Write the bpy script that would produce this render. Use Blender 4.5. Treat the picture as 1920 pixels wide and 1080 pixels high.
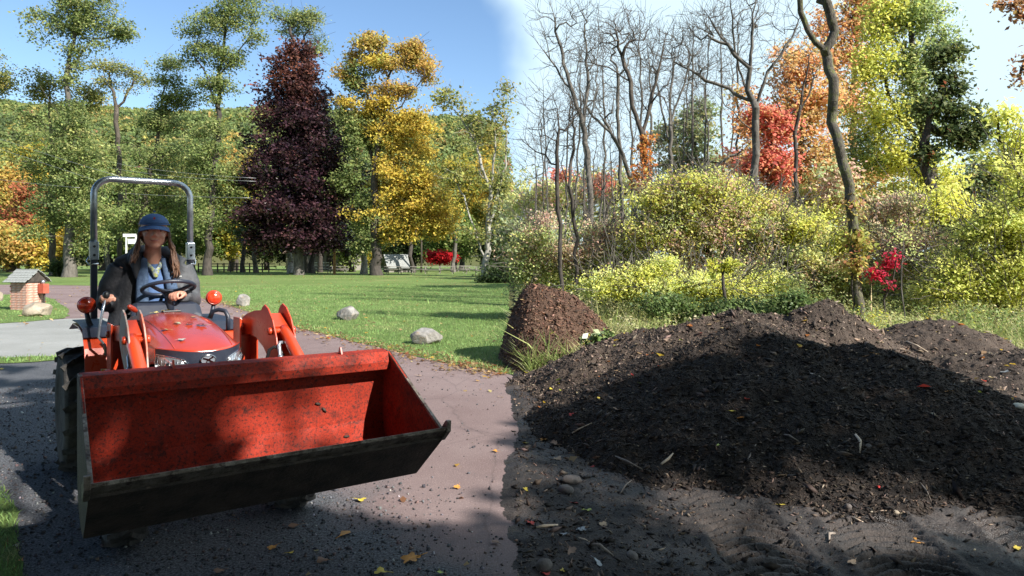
import bpy, bmesh, math, random
import numpy as np
from mathutils import Vector, Matrix, Euler
R = math.radians
rng = np.random.default_rng(7)
random.seed(7)
for o in list(bpy.data.objects): bpy.data.objects.remove(o)
scene = bpy.context.scene
COL = scene.collection

# ------------------------------------------------------------------ camera, world, sun
CAM_H, FPX, HOR = 1.6, 1300.0, 485.0
cam_d = bpy.data.cameras.new('camera'); cam = bpy.data.objects.new('camera', cam_d); COL.objects.link(cam)
cam.location = (0, 0, CAM_H); cam.rotation_euler = (R(90), 0, 0)
cam_d.sensor_width = 36; cam_d.lens = 36 * FPX / 1920; cam_d.shift_y = -(540 - HOR) / 1920
cam_d.clip_start = 0.05; cam_d.clip_end = 4000
scene.camera = cam
SUN_AZ, SUN_EL = R(126), R(37)                       # azimuth measured clockwise from +Y (the view direction)
S = np.array([math.cos(SUN_EL)*math.sin(SUN_AZ), math.cos(SUN_EL)*math.cos(SUN_AZ), math.sin(SUN_EL)])
sd = bpy.data.lights.new('sun', 'SUN'); sd.energy = 5.0; sd.angle = R(0.55); sd.color = (1, 0.955, 0.88)
sun = bpy.data.objects.new('sun', sd); COL.objects.link(sun)
sun.rotation_euler = Vector(S).to_track_quat('Z', 'Y').to_euler(); sun.location = (30, -15, 40)
W = bpy.data.worlds.new('World'); scene.world = W; W.use_nodes = True
nt = W.node_tree; nt.nodes.clear()
def wn(t, **k):
    n = nt.nodes.new(t)
    for a, b in k.items(): setattr(n, a, b)
    return n
sky = wn('ShaderNodeTexSky', sky_type='NISHITA', sun_disc=False, sun_elevation=SUN_EL, sun_rotation=SUN_AZ,
         air_density=1.0, dust_density=0.6, ozone_density=2.2)
tc = wn('ShaderNodeTexCoord'); sep = wn('ShaderNodeSeparateXYZ'); nt.links.new(tc.outputs['Generated'], sep.inputs[0])
# thin high haze that lies over the eastern (right) half of the sky and goes on round towards the sun
noi = wn('ShaderNodeTexNoise'); noi.inputs['Scale'].default_value = 3.4; noi.inputs['Detail'].default_value = 5
nt.links.new(tc.outputs['Generated'], noi.inputs['Vector'])
ma = wn('ShaderNodeMath', operation='MULTIPLY_ADD'); ma.inputs[1].default_value = 0.24; nt.links.new(noi.outputs['Fac'], ma.inputs[0]); nt.links.new(sep.outputs['X'], ma.inputs[2])
mr = wn('ShaderNodeMapRange', interpolation_type='SMOOTHSTEP'); mr.inputs['From Min'].default_value = 0.085; mr.inputs['From Max'].default_value = 0.155
mr.inputs['To Min'].default_value = 0.0; mr.inputs['To Max'].default_value = 0.9
nt.links.new(ma.outputs[0], mr.inputs['Value'])
mix = wn('ShaderNodeMix', data_type='RGBA'); nt.links.new(mr.outputs[0], mix.inputs['Factor'])
hs = wn('ShaderNodeHueSaturation'); hs.inputs['Saturation'].default_value = 1.08; hs.inputs['Value'].default_value = 1.0
nt.links.new(sky.outputs[0], hs.inputs['Color'])
nt.links.new(hs.outputs[0], mix.inputs[6]); mix.inputs[7].default_value = (4.35, 5.5, 6.1, 1)
bg = wn('ShaderNodeBackground'); bg.inputs['Strength'].default_value = 0.095; nt.links.new(mix.outputs[2], bg.inputs['Color'])
wo = wn('ShaderNodeOutputWorld'); nt.links.new(bg.outputs[0], wo.inputs[0])
vs = scene.view_settings; vs.view_transform = 'Standard'; vs.look = 'None'; vs.exposure = 1.1; vs.gamma = 1; vs.use_curve_mapping = False
scene.render.engine = 'CYCLES'; scene.cycles.max_bounces = 6; scene.cycles.transmission_bounces = 4; scene.cycles.diffuse_bounces = 3
scene.cycles.sample_clamp_indirect = 6

# ------------------------------------------------------------------ helpers
def P(u, v, Y): return Vector(((u - 960) / FPX * Y, Y, CAM_H - (v - HOR) / FPX * Y))
def G(u, v):
    Y = CAM_H * FPX / (v - HOR); return ((u - 960) / FPX * Y, Y)
def tag(o, label=None, cat=None, group=None, kind=None):
    if label: o['label'] = label
    if cat: o['category'] = cat
    if group: o['group'] = group
    if kind: o['kind'] = kind
    return o
def empty(name, loc=(0, 0, 0), rz=0, label=None, cat=None, group=None):
    o = bpy.data.objects.new(name, None); COL.objects.link(o); o.location = loc; o.rotation_euler = (0, 0, rz)
    o.empty_display_size = 0.2
    return tag(o, label, cat, group)
def link(name, me, mat=None, parent=None, smooth=False):
    o = bpy.data.objects.new(name, me); COL.objects.link(o)
    if mat is not None:
        if isinstance(mat, (list, tuple)):
            for m in mat: me.materials.append(m)
        elif not me.materials: me.materials.append(mat)
    if parent is not None: o.parent = parent
    if smooth: me.polygons.foreach_set('use_smooth', [True] * len(me.polygons))
    return o
def copy_tree(o, parent=None, loc=None, rz=None, **t):
    c = o.copy(); COL.objects.link(c); c.parent = parent
    if loc is not None: c.location = loc
    if rz is not None: c.rotation_euler[2] = rz
    for ch in list(o.children): copy_tree(ch, c)
    if t: tag(c, **t)
    return c
def np_mesh(name, V, Fq, mat=None, parent=None, smooth=False, cols=None, tri=False):
    """fast mesh from numpy arrays: V (n,3), Fq (m,k)"""
    V = np.asarray(V, np.float32); Fq = np.asarray(Fq, np.int32); k = Fq.shape[1]
    me = bpy.data.meshes.new(name); me.vertices.add(len(V)); me.vertices.foreach_set('co', V.ravel())
    me.loops.add(Fq.size); me.loops.foreach_set('vertex_index', Fq.ravel())
    me.polygons.add(len(Fq)); me.polygons.foreach_set('loop_start', np.arange(0, Fq.size, k, dtype=np.int32))
    me.polygons.foreach_set('loop_total', np.full(len(Fq), k, np.int32))
    if smooth: me.polygons.foreach_set('use_smooth', np.ones(len(Fq), bool))
    me.update(calc_edges=True)
    if cols is not None:
        a = me.attributes.new('Col', 'FLOAT_COLOR', 'FACE')
        c4 = np.ones((len(Fq), 4), np.float32); c4[:, :3] = cols; a.data.foreach_set('color', c4.ravel())
    return link(name, me, mat, parent)
class MB:
    """collects shapes into one mesh"""
    def __init__(s): s.v = []; s.f = []; s.sm = []
    def add(s, vs, fs, smooth=False, M=None):
        b = len(s.v)
        if M is not None: vs = [tuple(M @ Vector(v)) for v in vs]
        s.v += [tuple(v) for v in vs]; s.f += [tuple(b + i for i in f) for f in fs]; s.sm += [smooth] * len(fs)
    def box(s, c, d, rot=(0, 0, 0), M=None):
        x, y, z = d[0] / 2, d[1] / 2, d[2] / 2
        Mx = Matrix.Translation(c) @ Euler(rot).to_matrix().to_4x4()
        if M is not None: Mx = M @ Mx
        vs = [(sx * x, sy * y, sz * z) for sz in (-1, 1) for sy in (-1, 1) for sx in (-1, 1)]
        s.add(vs, [(0, 2, 3, 1), (4, 5, 7, 6), (0, 1, 5, 4), (2, 6, 7, 3), (0, 4, 6, 2), (1, 3, 7, 5)], M=Mx); return s
    def bar(s, a, b, w, h):
        a = Vector(a); b = Vector(b); d = b - a; q = d.to_track_quat('X', 'Z').to_matrix().to_4x4()
        s.box((d.length / 2, 0, 0), (d.length, w, h), M=Matrix.Translation(a) @ q); return s
    def tube(s, pts, r, n=10, cap=True):
        pts = [Vector(p) for p in pts]; k = len(pts)
        rs = r if isinstance(r, (list, tuple)) else [r] * k
        vs = []; u = None
        for i, p in enumerate(pts):
            d = (pts[min(i + 1, k - 1)] - pts[max(i - 1, 0)]).normalized()
            if u is None: u = d.orthogonal().normalized()
            else: u = (u - d * u.dot(d)).normalized()
            w = d.cross(u)
            for j in range(n):
                t = 2 * math.pi * j / n; vs.append(p + (u * math.cos(t) + w * math.sin(t)) * rs[i])
        fs = [(i * n + j, i * n + (j + 1) % n, (i + 1) * n + (j + 1) % n, (i + 1) * n + j) for i in range(k - 1) for j in range(n)]
        if cap: fs += [tuple(range(n - 1, -1, -1)), tuple((k - 1) * n + j for j in range(n))]
        s.add(vs, fs, True); return s
    def prism(s, prof, x0, x1, M=None):
        """closed profile in (y,z) extruded along x from x0 to x1"""
        n = len(prof); vs = [(x0, y, z) for y, z in prof] + [(x1, y, z) for y, z in prof]
        fs = [tuple(range(n - 1, -1, -1)), tuple(range(n, 2 * n))] + [(i, (i + 1) % n, n + (i + 1) % n, n + i) for i in range(n)]
        s.add(vs, fs, M=M); return s
    def lathe(s, prof, c, axis='X', n=28, sm=True):
        """profile (r, h) turned about an axis"""
        vs = []
        for r_, h in prof:
            for j in range(n):
                t = 2 * math.pi * j / n; a, b = r_ * math.cos(t), r_ * math.sin(t)
                vs.append({'X': (c[0] + h, c[1] + a, c[2] + b), 'Y': (c[0] + a, c[1] + h, c[2] + b), 'Z': (c[0] + a, c[1] + b, c[2] + h)}[axis])
        k = len(prof); fs = [(i * n + j, i * n + (j + 1) % n, (i + 1) * n + (j + 1) % n, (i + 1) * n + j) for i in range(k - 1) for j in range(n)]
        if prof[0][0] > 1e-5: fs.append(tuple(range(n)))
        if prof[-1][0] > 1e-5: fs.append(tuple((k - 1) * n + j for j in range(n)))
        s.add(vs, fs, sm); return s
    def ball(s, c, r, n=14, m=9, M=None):
        r = (r, r, r) if not isinstance(r, (list, tuple)) else r
        vs = [(c[0], c[1], c[2] + r[2])]
        for i in range(1, m):
            for j in range(n):
                ph = math.pi * i / m; t = 2 * math.pi * j / n
                vs.append((c[0] + r[0] * math.sin(ph) * math.cos(t), c[1] + r[1] * math.sin(ph) * math.sin(t), c[2] + r[2] * math.cos(ph)))
        vs.append((c[0], c[1], c[2] - r[2])); e = len(vs) - 1
        fs = [(0, 1 + j, 1 + (j + 1) % n) for j in range(n)]
        fs += [(1 + i * n + j, 1 + (i + 1) * n + j, 1 + (i + 1) * n + (j + 1) % n, 1 + i * n + (j + 1) % n) for i in range(m - 2) for j in range(n)]
        fs += [(e, 1 + (m - 2) * n + (j + 1) % n, 1 + (m - 2) * n + j) for j in range(n)]
        s.add(vs, fs, True, M=M); return s
    def mesh(s, name):
        me = bpy.data.meshes.new(name); me.from_pydata(s.v, [], s.f); me.update()
        bm = bmesh.new(); bm.from_mesh(me); bmesh.ops.recalc_face_normals(bm, faces=bm.faces); bm.to_mesh(me); bm.free()
        me.polygons.foreach_set('use_smooth', s.sm); return me
    def build(s, name, mat, parent=None, bevel=0, label=None):
        o = link(name, s.mesh(name), mat, parent)
        if bevel:
            m = o.modifiers.new('bevel', 'BEVEL'); m.width = bevel; m.segments = 2; m.limit_method = 'ANGLE'; m.angle_limit = R(40)
        if label: o['label'] = label
        return o
    def remesh(s, name, mat, parent, vox, smooth=6, sub=False):
        me = s.mesh(name + '_src'); o = bpy.data.objects.new('tmp', me); COL.objects.link(o)
        m = o.modifiers.new('r', 'REMESH'); m.mode = 'VOXEL'; m.voxel_size = vox; m.use_smooth_shade = True
        m = o.modifiers.new('s', 'SMOOTH'); m.factor = 0.5; m.iterations = smooth
        dg = bpy.context.evaluated_depsgraph_get(); dg.update()
        me2 = bpy.data.meshes.new_from_object(o.evaluated_get(dg)); me2.name = name; bpy.data.objects.remove(o); bpy.data.meshes.remove(me)
        me2.materials.clear(); me2.polygons.foreach_set('use_smooth', [True] * len(me2.polygons))
        return link(name, me2, mat, parent)

def vnoise(x, y, seed=0):
    """value noise on a lattice, vectorised"""
    xi = np.floor(x).astype(np.int64); yi = np.floor(y).astype(np.int64); xf = x - xi; yf = y - yi
    xf = xf * xf * (3 - 2 * xf); yf = yf * yf * (3 - 2 * yf)
    def h(a, b):
        n = (a * 374761393 + b * 668265263 + seed * 1442695041) & 0x7fffffff
        n = ((n ^ (n >> 13)) * 1274126177) & 0x7fffffff
        return ((n ^ (n >> 16)) & 0xffff) / 65535.0
    return (h(xi, yi) * (1 - xf) + h(xi + 1, yi) * xf) * (1 - yf) + (h(xi, yi + 1) * (1 - xf) + h(xi + 1, yi + 1) * xf) * yf
def fbm(x, y, oct=5, seed=0, gain=0.5):
    s = 0; a = 1; t = 0
    for i in range(oct): s = s + a * vnoise(x * 2**i, y * 2**i, seed + i * 17); t += a; a *= gain
    return s / t                                                     # 0..1

# ------------------------------------------------------------------ materials
def new_mat(name):
    m = bpy.data.materials.new(name); m.use_nodes = True; t = m.node_tree; b = t.nodes['Principled BSDF']; return m, t, b
def pm(name, c1, c2=None, scale=8, rough=0.6, metal=0, bump=0, bscale=40, coat=0, detail=5, lo=0.35, hi=0.65, c3=None, s3=3, lo3=.55, hi3=.65, dist=0.02, spec=0.5, stretch=None):
    m, t, b = new_mat(name); N = t.nodes.new; L = t.links.new
    b.inputs['Roughness'].default_value = rough; b.inputs['Metallic'].default_value = metal
    b.inputs['Specular IOR Level'].default_value = spec
    if coat: b.inputs['Coat Weight'].default_value = coat; b.inputs['Coat Roughness'].default_value = 0.12
    co = N('ShaderNodeTexCoord'); src = co.outputs['Object']
    if stretch:
        mp = N('ShaderNodeMapping'); mp.inputs['Scale'].default_value = stretch; L(src, mp.inputs['Vector']); src = mp.outputs[0]
    if c2 is None: b.inputs['Base Color'].default_value = (*c1, 1)
    else:
        n = N('ShaderNodeTexNoise'); n.inputs['Scale'].default_value = scale; n.inputs['Detail'].default_value = detail; n.inputs['Roughness'].default_value = 0.6; L(src, n.inputs['Vector'])
        mr = N('ShaderNodeMapRange'); mr.inputs['From Min'].default_value = lo; mr.inputs['From Max'].default_value = hi; L(n.outputs['Fac'], mr.inputs['Value'])
        mx = N('ShaderNodeMix'); mx.data_type = 'RGBA'; L(mr.outputs[0], mx.inputs['Factor']); mx.inputs[6].default_value = (*c1, 1); mx.inputs[7].default_value = (*c2, 1)
        out = mx.outputs[2]
        if c3 is not None:
            n3 = N('ShaderNodeTexNoise'); n3.inputs['Scale'].default_value = s3; n3.inputs['Detail'].default_value = 8; n3.inputs['Roughness'].default_value = 0.7; L(src, n3.inputs['Vector'])
            m3 = N('ShaderNodeMapRange'); m3.inputs['From Min'].default_value = lo3; m3.inputs['From Max'].default_value = hi3; L(n3.outputs['Fac'], m3.inputs['Value'])
            x3 = N('ShaderNodeMix'); x3.data_type = 'RGBA'; L(m3.outputs[0], x3.inputs['Factor']); L(out, x3.inputs[6]); x3.inputs[7].default_value = (*c3, 1); out = x3.outputs[2]
        L(out, b.inputs['Base Color'])
    if bump:
        nb = N('ShaderNodeTexNoise'); nb.inputs['Scale'].default_value = bscale; nb.inputs['Detail'].default_value = 6; nb.inputs['Roughness'].default_value = 0.65; L(src, nb.inputs['Vector'])
        bp = N('ShaderNodeBump'); bp.inputs['Strength'].default_value = bump; bp.inputs['Distance'].default_value = dist; L(nb.outputs['Fac'], bp.inputs['Height']); L(bp.outputs[0], b.inputs['Normal'])
    return m
def leaf_mat(name, trans=0.35, rough=0.5, spec=0.3):
    m, t, b = new_mat(name); N = t.nodes.new; L = t.links.new
    at = N('ShaderNodeAttribute'); at.attribute_name = 'Col'
    b.inputs['Roughness'].default_value = rough; b.inputs['Specular IOR Level'].default_value = spec; L(at.outputs['Color'], b.inputs['Base Color'])
    tr = N('ShaderNodeBsdfTranslucent'); L(at.outputs['Color'], tr.inputs['Color'])
    mx = N('ShaderNodeMixShader'); mx.inputs[0].default_value = trans; L(b.outputs[0], mx.inputs[1]); L(tr.outputs[0], mx.inputs[2])
    L(mx.outputs[0], t.nodes['Material Output'].inputs['Surface']); return m
def col_mat(name, rough=0.8, spec=0.3):
    m, t, b = new_mat(name); at = t.nodes.new('ShaderNodeAttribute'); at.attribute_name = 'Col'
    b.inputs['Roughness'].default_value = rough; b.inputs['Specular IOR Level'].default_value = spec; t.links.new(at.outputs['Color'], b.inputs['Base Color']); return m

M_LEAF = leaf_mat('leaf', 0.48)
M_LEAFG = leaf_mat('leaf_glossy', 0.22, 0.32, 0.6)
M_CHIP = col_mat('chips', 0.75)
M_BARK = pm('bark_brown', (.045, .034, .026), (.11, .09, .07), 9, .9, bump=.8, bscale=14, stretch=(1, 1, .25), dist=.06)
M_BARKD = pm('bark_dark', (.03, .024, .02), (.07, .058, .048), 9, .9, bump=.8, bscale=14, stretch=(1, 1, .25), dist=.06)
M_BARKG = pm('bark_grey', (.06, .052, .044), (.15, .135, .115), 7, .9, bump=.6, bscale=14, stretch=(1, 1, .3), dist=.05)
M_BARKP = pm('bark_pale', (.15, .14, .12), (.36, .34, .29), 5, .9, bump=.5, bscale=12, stretch=(1, 1, .3), dist=.05)
M_BARKM = pm('bark_mossy', (.05, .042, .034), (.13, .115, .09), 16, .95, bump=1, bscale=26, c3=(.13, .14, .045), s3=9, lo3=.5, hi3=.62, stretch=(1, 1, .45), dist=.05)

# ------------------------------------------------------------------ foliage
def leaf_quads(C, size, cols, aspect=0.6, up=0.3, r=None):
    """diamond leaves with a fold; returns V, F, cols"""
    r = r or rng; n = len(C); size = np.broadcast_to(np.asarray(size, float), (n,))
    nrm = r.normal(size=(n, 3)); nrm[:, 2] += up * 2 * np.sign(nrm[:, 2] + .2); nrm = nrm + S * (1.35 if up < 1 else 0);   # normals leaned to the sun to brighten the leaves
    nrm /= np.linalg.norm(nrm, axis=1, keepdims=True)
    a = r.normal(size=(n, 3)); a -= nrm * (a * nrm).sum(1, keepdims=True); a /= np.linalg.norm(a, axis=1, keepdims=True)
    b = np.cross(nrm, a); s = (size * r.uniform(.45, 1.4, n))[:, None] * .5
    V = np.empty((n, 4, 3)); V[:, 0] = C - a * s; V[:, 1] = C + b * s * aspect + nrm * s * .25; V[:, 2] = C + a * s; V[:, 3] = C - b * s * aspect + nrm * s * .25
    F = np.arange(n * 4).reshape(n, 4); return V.reshape(-1, 3), F, cols
def palette_cols(pal, clump_id, r, jit=.16, mixf=.22):
    """pal: list of (rgb, weight): a colour per clump with a little change from leaf to leaf"""
    pc = np.array([p[0] for p in pal], float); pw = np.array([p[1] for p in pal], float); pw /= pw.sum()
    K = int(clump_id.max()) + 1 if len(clump_id) else 1
    pick = r.choice(len(pal), K, p=pw); base = pc[pick][clump_id]
    other = pc[r.choice(len(pal), len(clump_id), p=pw)]; m = (r.random(len(clump_id)) < mixf)[:, None]
    c = np.where(m, other, base); c = c * np.clip(1 + r.normal(size=(len(c), 1)) * jit, .4, 1.7) * np.clip(1 + r.normal(size=(len(c), 3)) * .05, .8, 1.2)
    return np.clip(c, .003, .85)
def ring_tube(pos, par, rad, nside, main):
    """all branch segments as little prisms that share their rings"""
    idx = np.where(par >= 0)[0]; p = par[idx]; d = pos[idx] - pos[p]; ln = np.linalg.norm(d, axis=1, keepdims=True); d = d / np.maximum(ln, 1e-6)
    D = np.zeros_like(pos); D[idx] = d; rt = np.where(par < 0)[0]
    for q in rt: D[q] = (0, 0, 1)
    ch = main[p] == idx
    D2 = D.copy(); np.add.at(D2, p[ch], d[ch]); D2 /= np.maximum(np.linalg.norm(D2, axis=1, keepdims=True), 1e-6)
    d0 = np.where(ch[:, None], D2[p], d); r0 = np.where(ch, rad[p], rad[idx] * 1.1); d1 = D2[idx]; r1 = rad[idx]
    ref = np.array([.35, .93, .1]); th = np.arange(nside) * 2 * np.pi / nside
    def ring(c, dd, rr):
        u = np.cross(dd, ref); u /= np.maximum(np.linalg.norm(u, axis=1, keepdims=True), 1e-6); w = np.cross(dd, u)
        return c[:, None, :] + rr[:, None, None] * (u[:, None, :] * np.cos(th)[None, :, None] + w[:, None, :] * np.sin(th)[None, :, None])
    V = np.concatenate([ring(pos[p], d0, r0), ring(pos[idx], d1, r1)], 1)      # n, 2*nside, 3
    n = len(idx); j = np.arange(nside); q = np.stack([j, (j + 1) % nside, nside + (j + 1) % nside, nside + j], 1)
    F = (np.arange(n)[:, None, None] * 2 * nside + q[None]).reshape(-1, 4)
    return V.reshape(-1, 3), F
def grow(tr, attract, r, step, wob=.12, down=.9):
    """tr: list of polylines (world np arrays); first is the trunk. returns pos, par"""
    pos = []; par = []
    def poly(pts, attach):
        last = attach
        for i in range(len(pts) - 1):
            a, b = pts[i], pts[i + 1]; k = max(1, int(np.ceil(np.linalg.norm(b - a) / step)))
            for j in range(k):
                if attach is None and i == 0 and j == 0: pos.append(a.copy()); par.append(-1); last = 0
                q = a + (b - a) * (j + 1) / k
                q = q + r.normal(size=3) * step * .07
                pos.append(q); par.append(last); last = len(pos) - 1
    poly(tr[0], None)
    for l in tr[1:]:
        d = np.linalg.norm(np.array(pos) - l[0], axis=1); poly(l, int(np.argmin(d)))
    PA = np.zeros((len(pos) + 60 + len(attract) * 14, 3)); n = len(pos); PA[:n] = pos
    if len(attract):
        d0 = np.min(np.linalg.norm(attract[:, None] - PA[None, :n:2], axis=2), axis=1)
        for ai in np.argsort(d0 + r.normal(size=len(d0)) * .15 * step):
            a = attract[ai]; dv = a - PA[:n]; dist = np.linalg.norm(dv, axis=1); dz = -dv[:, 2] / np.maximum(dist, 1e-6)
            cost = dist * (1 + down * np.clip(dz + .35, 0, 2)); q = int(np.argmin(cost)); L = dist[q]
            if L < step * .25: continue
            g = par[q]; pd = PA[q] - PA[g] if g >= 0 else np.array([0, 0, 1.]); pd = pd / max(np.linalg.norm(pd), 1e-6)
            ctrl = PA[q] + pd * L * .35 + (a - PA[q]) * .2 + np.array([0, 0, .06 * L]); k = min(12, max(1, int(np.ceil(L / step))))
            last = q; s0 = PA[q].copy()
            for j in range(1, k + 1):
                t = j / k; pt = s0 * (1 - t)**2 + ctrl * 2 * t * (1 - t) + a * t * t
                if j < k: pt = pt + r.normal(size=3) * wob * step
                if n >= len(PA): PA = np.concatenate([PA, np.zeros_like(PA)])
                PA[n] = pt; par.append(last); last = n; n += 1
    return PA[:n].copy(), np.array(par)
def radii(pos, par, r0, rt, nex=0, tipw=0):
    n = len(pos); cnt = np.zeros(n); ch = np.zeros(n, bool); ch[par[par >= 0]] = True; cnt[~ch] = 1
    if tipw: cnt[np.where(~ch[:nex])[0]] = tipw
    main = np.full(n, -1); best = np.zeros(n)
    for i in range(n - 1, 0, -1):
        p = par[i]
        if p >= 0:
            cnt[p] += cnt[i]
            if cnt[i] > best[p]: best[p] = cnt[i]; main[p] = i
    e = math.log(max(r0 / rt, 1.5)) / math.log(max(cnt[0], 3)); return rt * cnt**e, main
def blob_pts(blobs, Y, depth, r, scale=1, sub_=0):
    out = []; bid = []
    for k, b in enumerate(blobs):
        u, v, ru, rv, n = b[:5]; n = max(1, int(n * scale)); c = np.array(P(u, v, Y)); 
        if n > 8 and sub_:
            k3 = max(2, int(n / sub_)); w = r.normal(size=(k3, 3)); w /= np.linalg.norm(w, axis=1, keepdims=True); w *= r.random((k3, 1)) ** .4 * 1.05
            q = w[r.integers(0, k3, n)] + r.normal(size=(n, 3)) * np.array([.27, .27, .17])
            out.append(c + q * np.array([ru / FPX * Y, depth * (ru + min(ru, rv)) * .5 / FPX * Y, rv / FPX * Y])); bid += [k] * n; continue
        q = r.normal(size=(n, 3)); q /= np.linalg.norm(q, axis=1, keepdims=True); q *= (r.random((n, 1)) ** .5) * (.8 + .4 * r.random((n, 1)))
        rx, rz = ru / FPX * Y, rv / FPX * Y; ry = depth * (rx * .5 + min(rx, rz) * .5)
        out.append(c + q * np.array([rx, ry, rz])); bid += [k] * n
    return np.concatenate(out) if out else np.zeros((0, 3)), np.array(bid, int)
PAL = {}
def make_tree(name, label, Y, trunk, blobs, pal, leaf=.25, per=24, clump=.6, r0=.3, rt=.012, bark=None, limbs=(), cat='tree', group=None,
              depth=.9, seed=1, ns=6, step=.8, twigs=0, fine=.0, up=.3, ground=True, mat=None, crown_name='crown', branch='trunk', jit=.16, down=.9, droop=0, limbw=0, lump=0, dens=1):
    r = np.random.default_rng(seed); bark = bark or M_BARK
    b = P(trunk[0][0], trunk[0][1], Y)
    pts = [np.array(P(u, v, Y)) for u, v in trunk]
    base = Vector((b.x, Y, 0)) if ground else b
    for k, q in enumerate(pts[1:], 1): q[1] += r.normal() * .012 * Y * .6
    if ground: pts[0][2] = -.05
    A, bid = blob_pts(blobs, Y, depth, r, dens, lump)
    lm = []
    for l in limbs:
        off = r.normal() * .02 * Y; q = [np.array(P(u, v, Y)) for u, v in l]
        for i, t in enumerate(q): t[1] += off * i / max(1, len(q) - 1)
        lm.append(np.array(q))
    pos, par = grow([np.array(pts)] + lm, A, r, step, down=down)
    if twigs:                                                        # fine twigs at the ends and along thin branches
        rad0, _ = radii(pos, par, r0, rt); thin = np.where(rad0 < r0 * .28)[0]; ex = []; ep = []; n0 = len(pos)
        src = r.choice(thin, min(len(thin) * 2, int(len(A) * twigs)))
        pr = pos[par[src]]; dd = pos[src] - pr; dd /= np.maximum(np.linalg.norm(dd, axis=1, keepdims=True), 1e-6)
        d1 = dd * .8 + r.normal(size=dd.shape) * .55 + np.array([0, 0, .25]); d1 /= np.linalg.norm(d1, axis=1, keepdims=True)
        L = r.uniform(.6, 1.6, (len(src), 1)) * step * 1.3
        m1 = pos[src] + d1 * L * .5; d2 = d1 + r.normal(size=dd.shape) * .3 + np.array([0, 0, .12]); e1 = m1 + d2 * L * .5
        k = len(src); pos = np.concatenate([pos, m1, e1]); par = np.concatenate([par, src, n0 + np.arange(k)])
    rad, main = radii(pos, par, r0, rt, min(len(pos), 400) if limbw else 0, limbw)
    if ground: rad = rad * (1 + .55 * np.exp(-np.maximum(pos[:, 2], 0) / (r0 * 2.2)) * (np.linalg.norm(pos[:, :2] - pos[0, :2], axis=1) < r0 * 3))
    root = empty(name, base, 0, label, cat, group); bb = np.array(base)
    V, F = ring_tube(pos - bb, par, rad, ns, main)
    np_mesh(branch, V, F, bark, root, smooth=True)
    if per:
        n = len(A); cid = np.repeat(np.arange(n), per); C = A[cid] + r.normal(size=(n * per, 3)) * clump * np.array([.5, .5, .38])
        if droop: C[:, 2] -= np.abs(r.normal(size=len(C))) * droop
        if isinstance(pal, dict):
            cols = np.zeros((len(C), 3)); pb = bid[cid]
            for k in range(len(blobs)):
                m = pb == k
                if m.any():
                    key = blobs[k][5] if len(blobs[k]) > 5 else 0
                    ids = cid[m]; cols[m] = palette_cols(pal[key], ids - ids.min(), r, jit)
        else: cols = palette_cols(pal, cid, r, jit)
        V, F, c = leaf_quads(C - bb, leaf, cols, up=up, r=r)
        np_mesh(crown_name, V, F, mat or M_LEAF, root, cols=c)
    return root
# ================================================================== THE GROUND
def poly_sheet(name, pts, z, mat, edge=.0, seed=0, sub=.35, kind='structure', clampx=None):
    """flat polygon whose border is broken up by noise"""
    out = []; k = len(pts)
    for i in range(k):
        a = np.array(pts[i]); b = np.array(pts[(i + 1) % k]); L = np.linalg.norm(b - a); n = max(1, min(160, int(L / sub)))
        for j in range(n):
            p = a + (b - a) * j / n
            if edge: p = p + (np.array([fbm(p[0:1] * 1.7, p[1:2] * 1.7, 4, seed)[0], fbm(p[0:1] * 1.7, p[1:2] * 1.7, 4, seed + 5)[0]]) - .5) * 2 * edge
            out.append(p)
    bm = bmesh.new(); vs = [bm.verts.new((p[0], p[1], z)) for p in out]; f = bm.faces.new(vs); bmesh.ops.triangulate(bm, faces=[f])
    bmesh.ops.recalc_face_normals(bm, faces=bm.faces); me = bpy.data.meshes.new(name); bm.to_mesh(me); bm.free()
    if me.polygons[0].normal.z < 0: me.flip_normals()
    o = link(name, me, mat); return tag(o, kind=kind)

def ground_mix(name, cA, cB, extra=None, rough=.85, big=.25, fine=60, bump=.5, bscale=90, spec=.3, dist=.02):
    m, t, b = new_mat(name); N = t.nodes.new; L = t.links.new; co = N('ShaderNodeTexCoord')
    def noise(s, d=8, rg=.65):
        n = N('ShaderNodeTexNoise'); n.inputs['Scale'].default_value = s; n.inputs['Detail'].default_value = d; n.inputs['Roughness'].default_value = rg; L(co.outputs['Object'], n.inputs['Vector']); return n
    def mrange(src, a, c, lo=0, hi=1):
        r_ = N('ShaderNodeMapRange'); r_.inputs['From Min'].default_value = a; r_.inputs['From Max'].default_value = c; r_.inputs['To Min'].default_value = lo; r_.inputs['To Max'].default_value = hi; L(src, r_.inputs['Value']); return r_.outputs[0]
    def mix(f, a, c):
        x = N('ShaderNodeMix'); x.data_type = 'RGBA'; L(f, x.inputs['Factor'])
        for s, v in ((6, a), (7, c)):
            if isinstance(v, tuple): x.inputs[s].default_value = (*v, 1)
            else: L(v, x.inputs[s])
        return x.outputs[2]
    o = mix(mrange(noise(big).outputs['Fac'], .38, .62), cA, cB)
    o = mix(mrange(noise(fine, 4).outputs['Fac'], .3, .7, 0, .5), o, tuple(c * .45 for c in cA))
    vo = N('ShaderNodeTexVoronoi'); vo.inputs['Scale'].default_value = fine * .9; L(co.outputs['Object'], vo.inputs['Vector'])
    o = mix(mrange(vo.outputs['Distance'], .1, .22, .55, 0), o, tuple(min(.6, c * 2.1) for c in cB))
    if extra: o = extra(o, noise, mrange, mix, N, L, co)
    L(o, b.inputs['Base Color']); b.inputs['Roughness'].default_value = rough; b.inputs['Specular IOR Level'].default_value = spec
    nb = noise(bscale, 6); bp = N('ShaderNodeBump'); bp.inputs['Strength'].default_value = bump; bp.inputs['Distance'].default_value = dist; L(nb.outputs['Fac'], bp.inputs['Height']); L(bp.outputs[0], b.inputs['Normal'])
    return m
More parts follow.
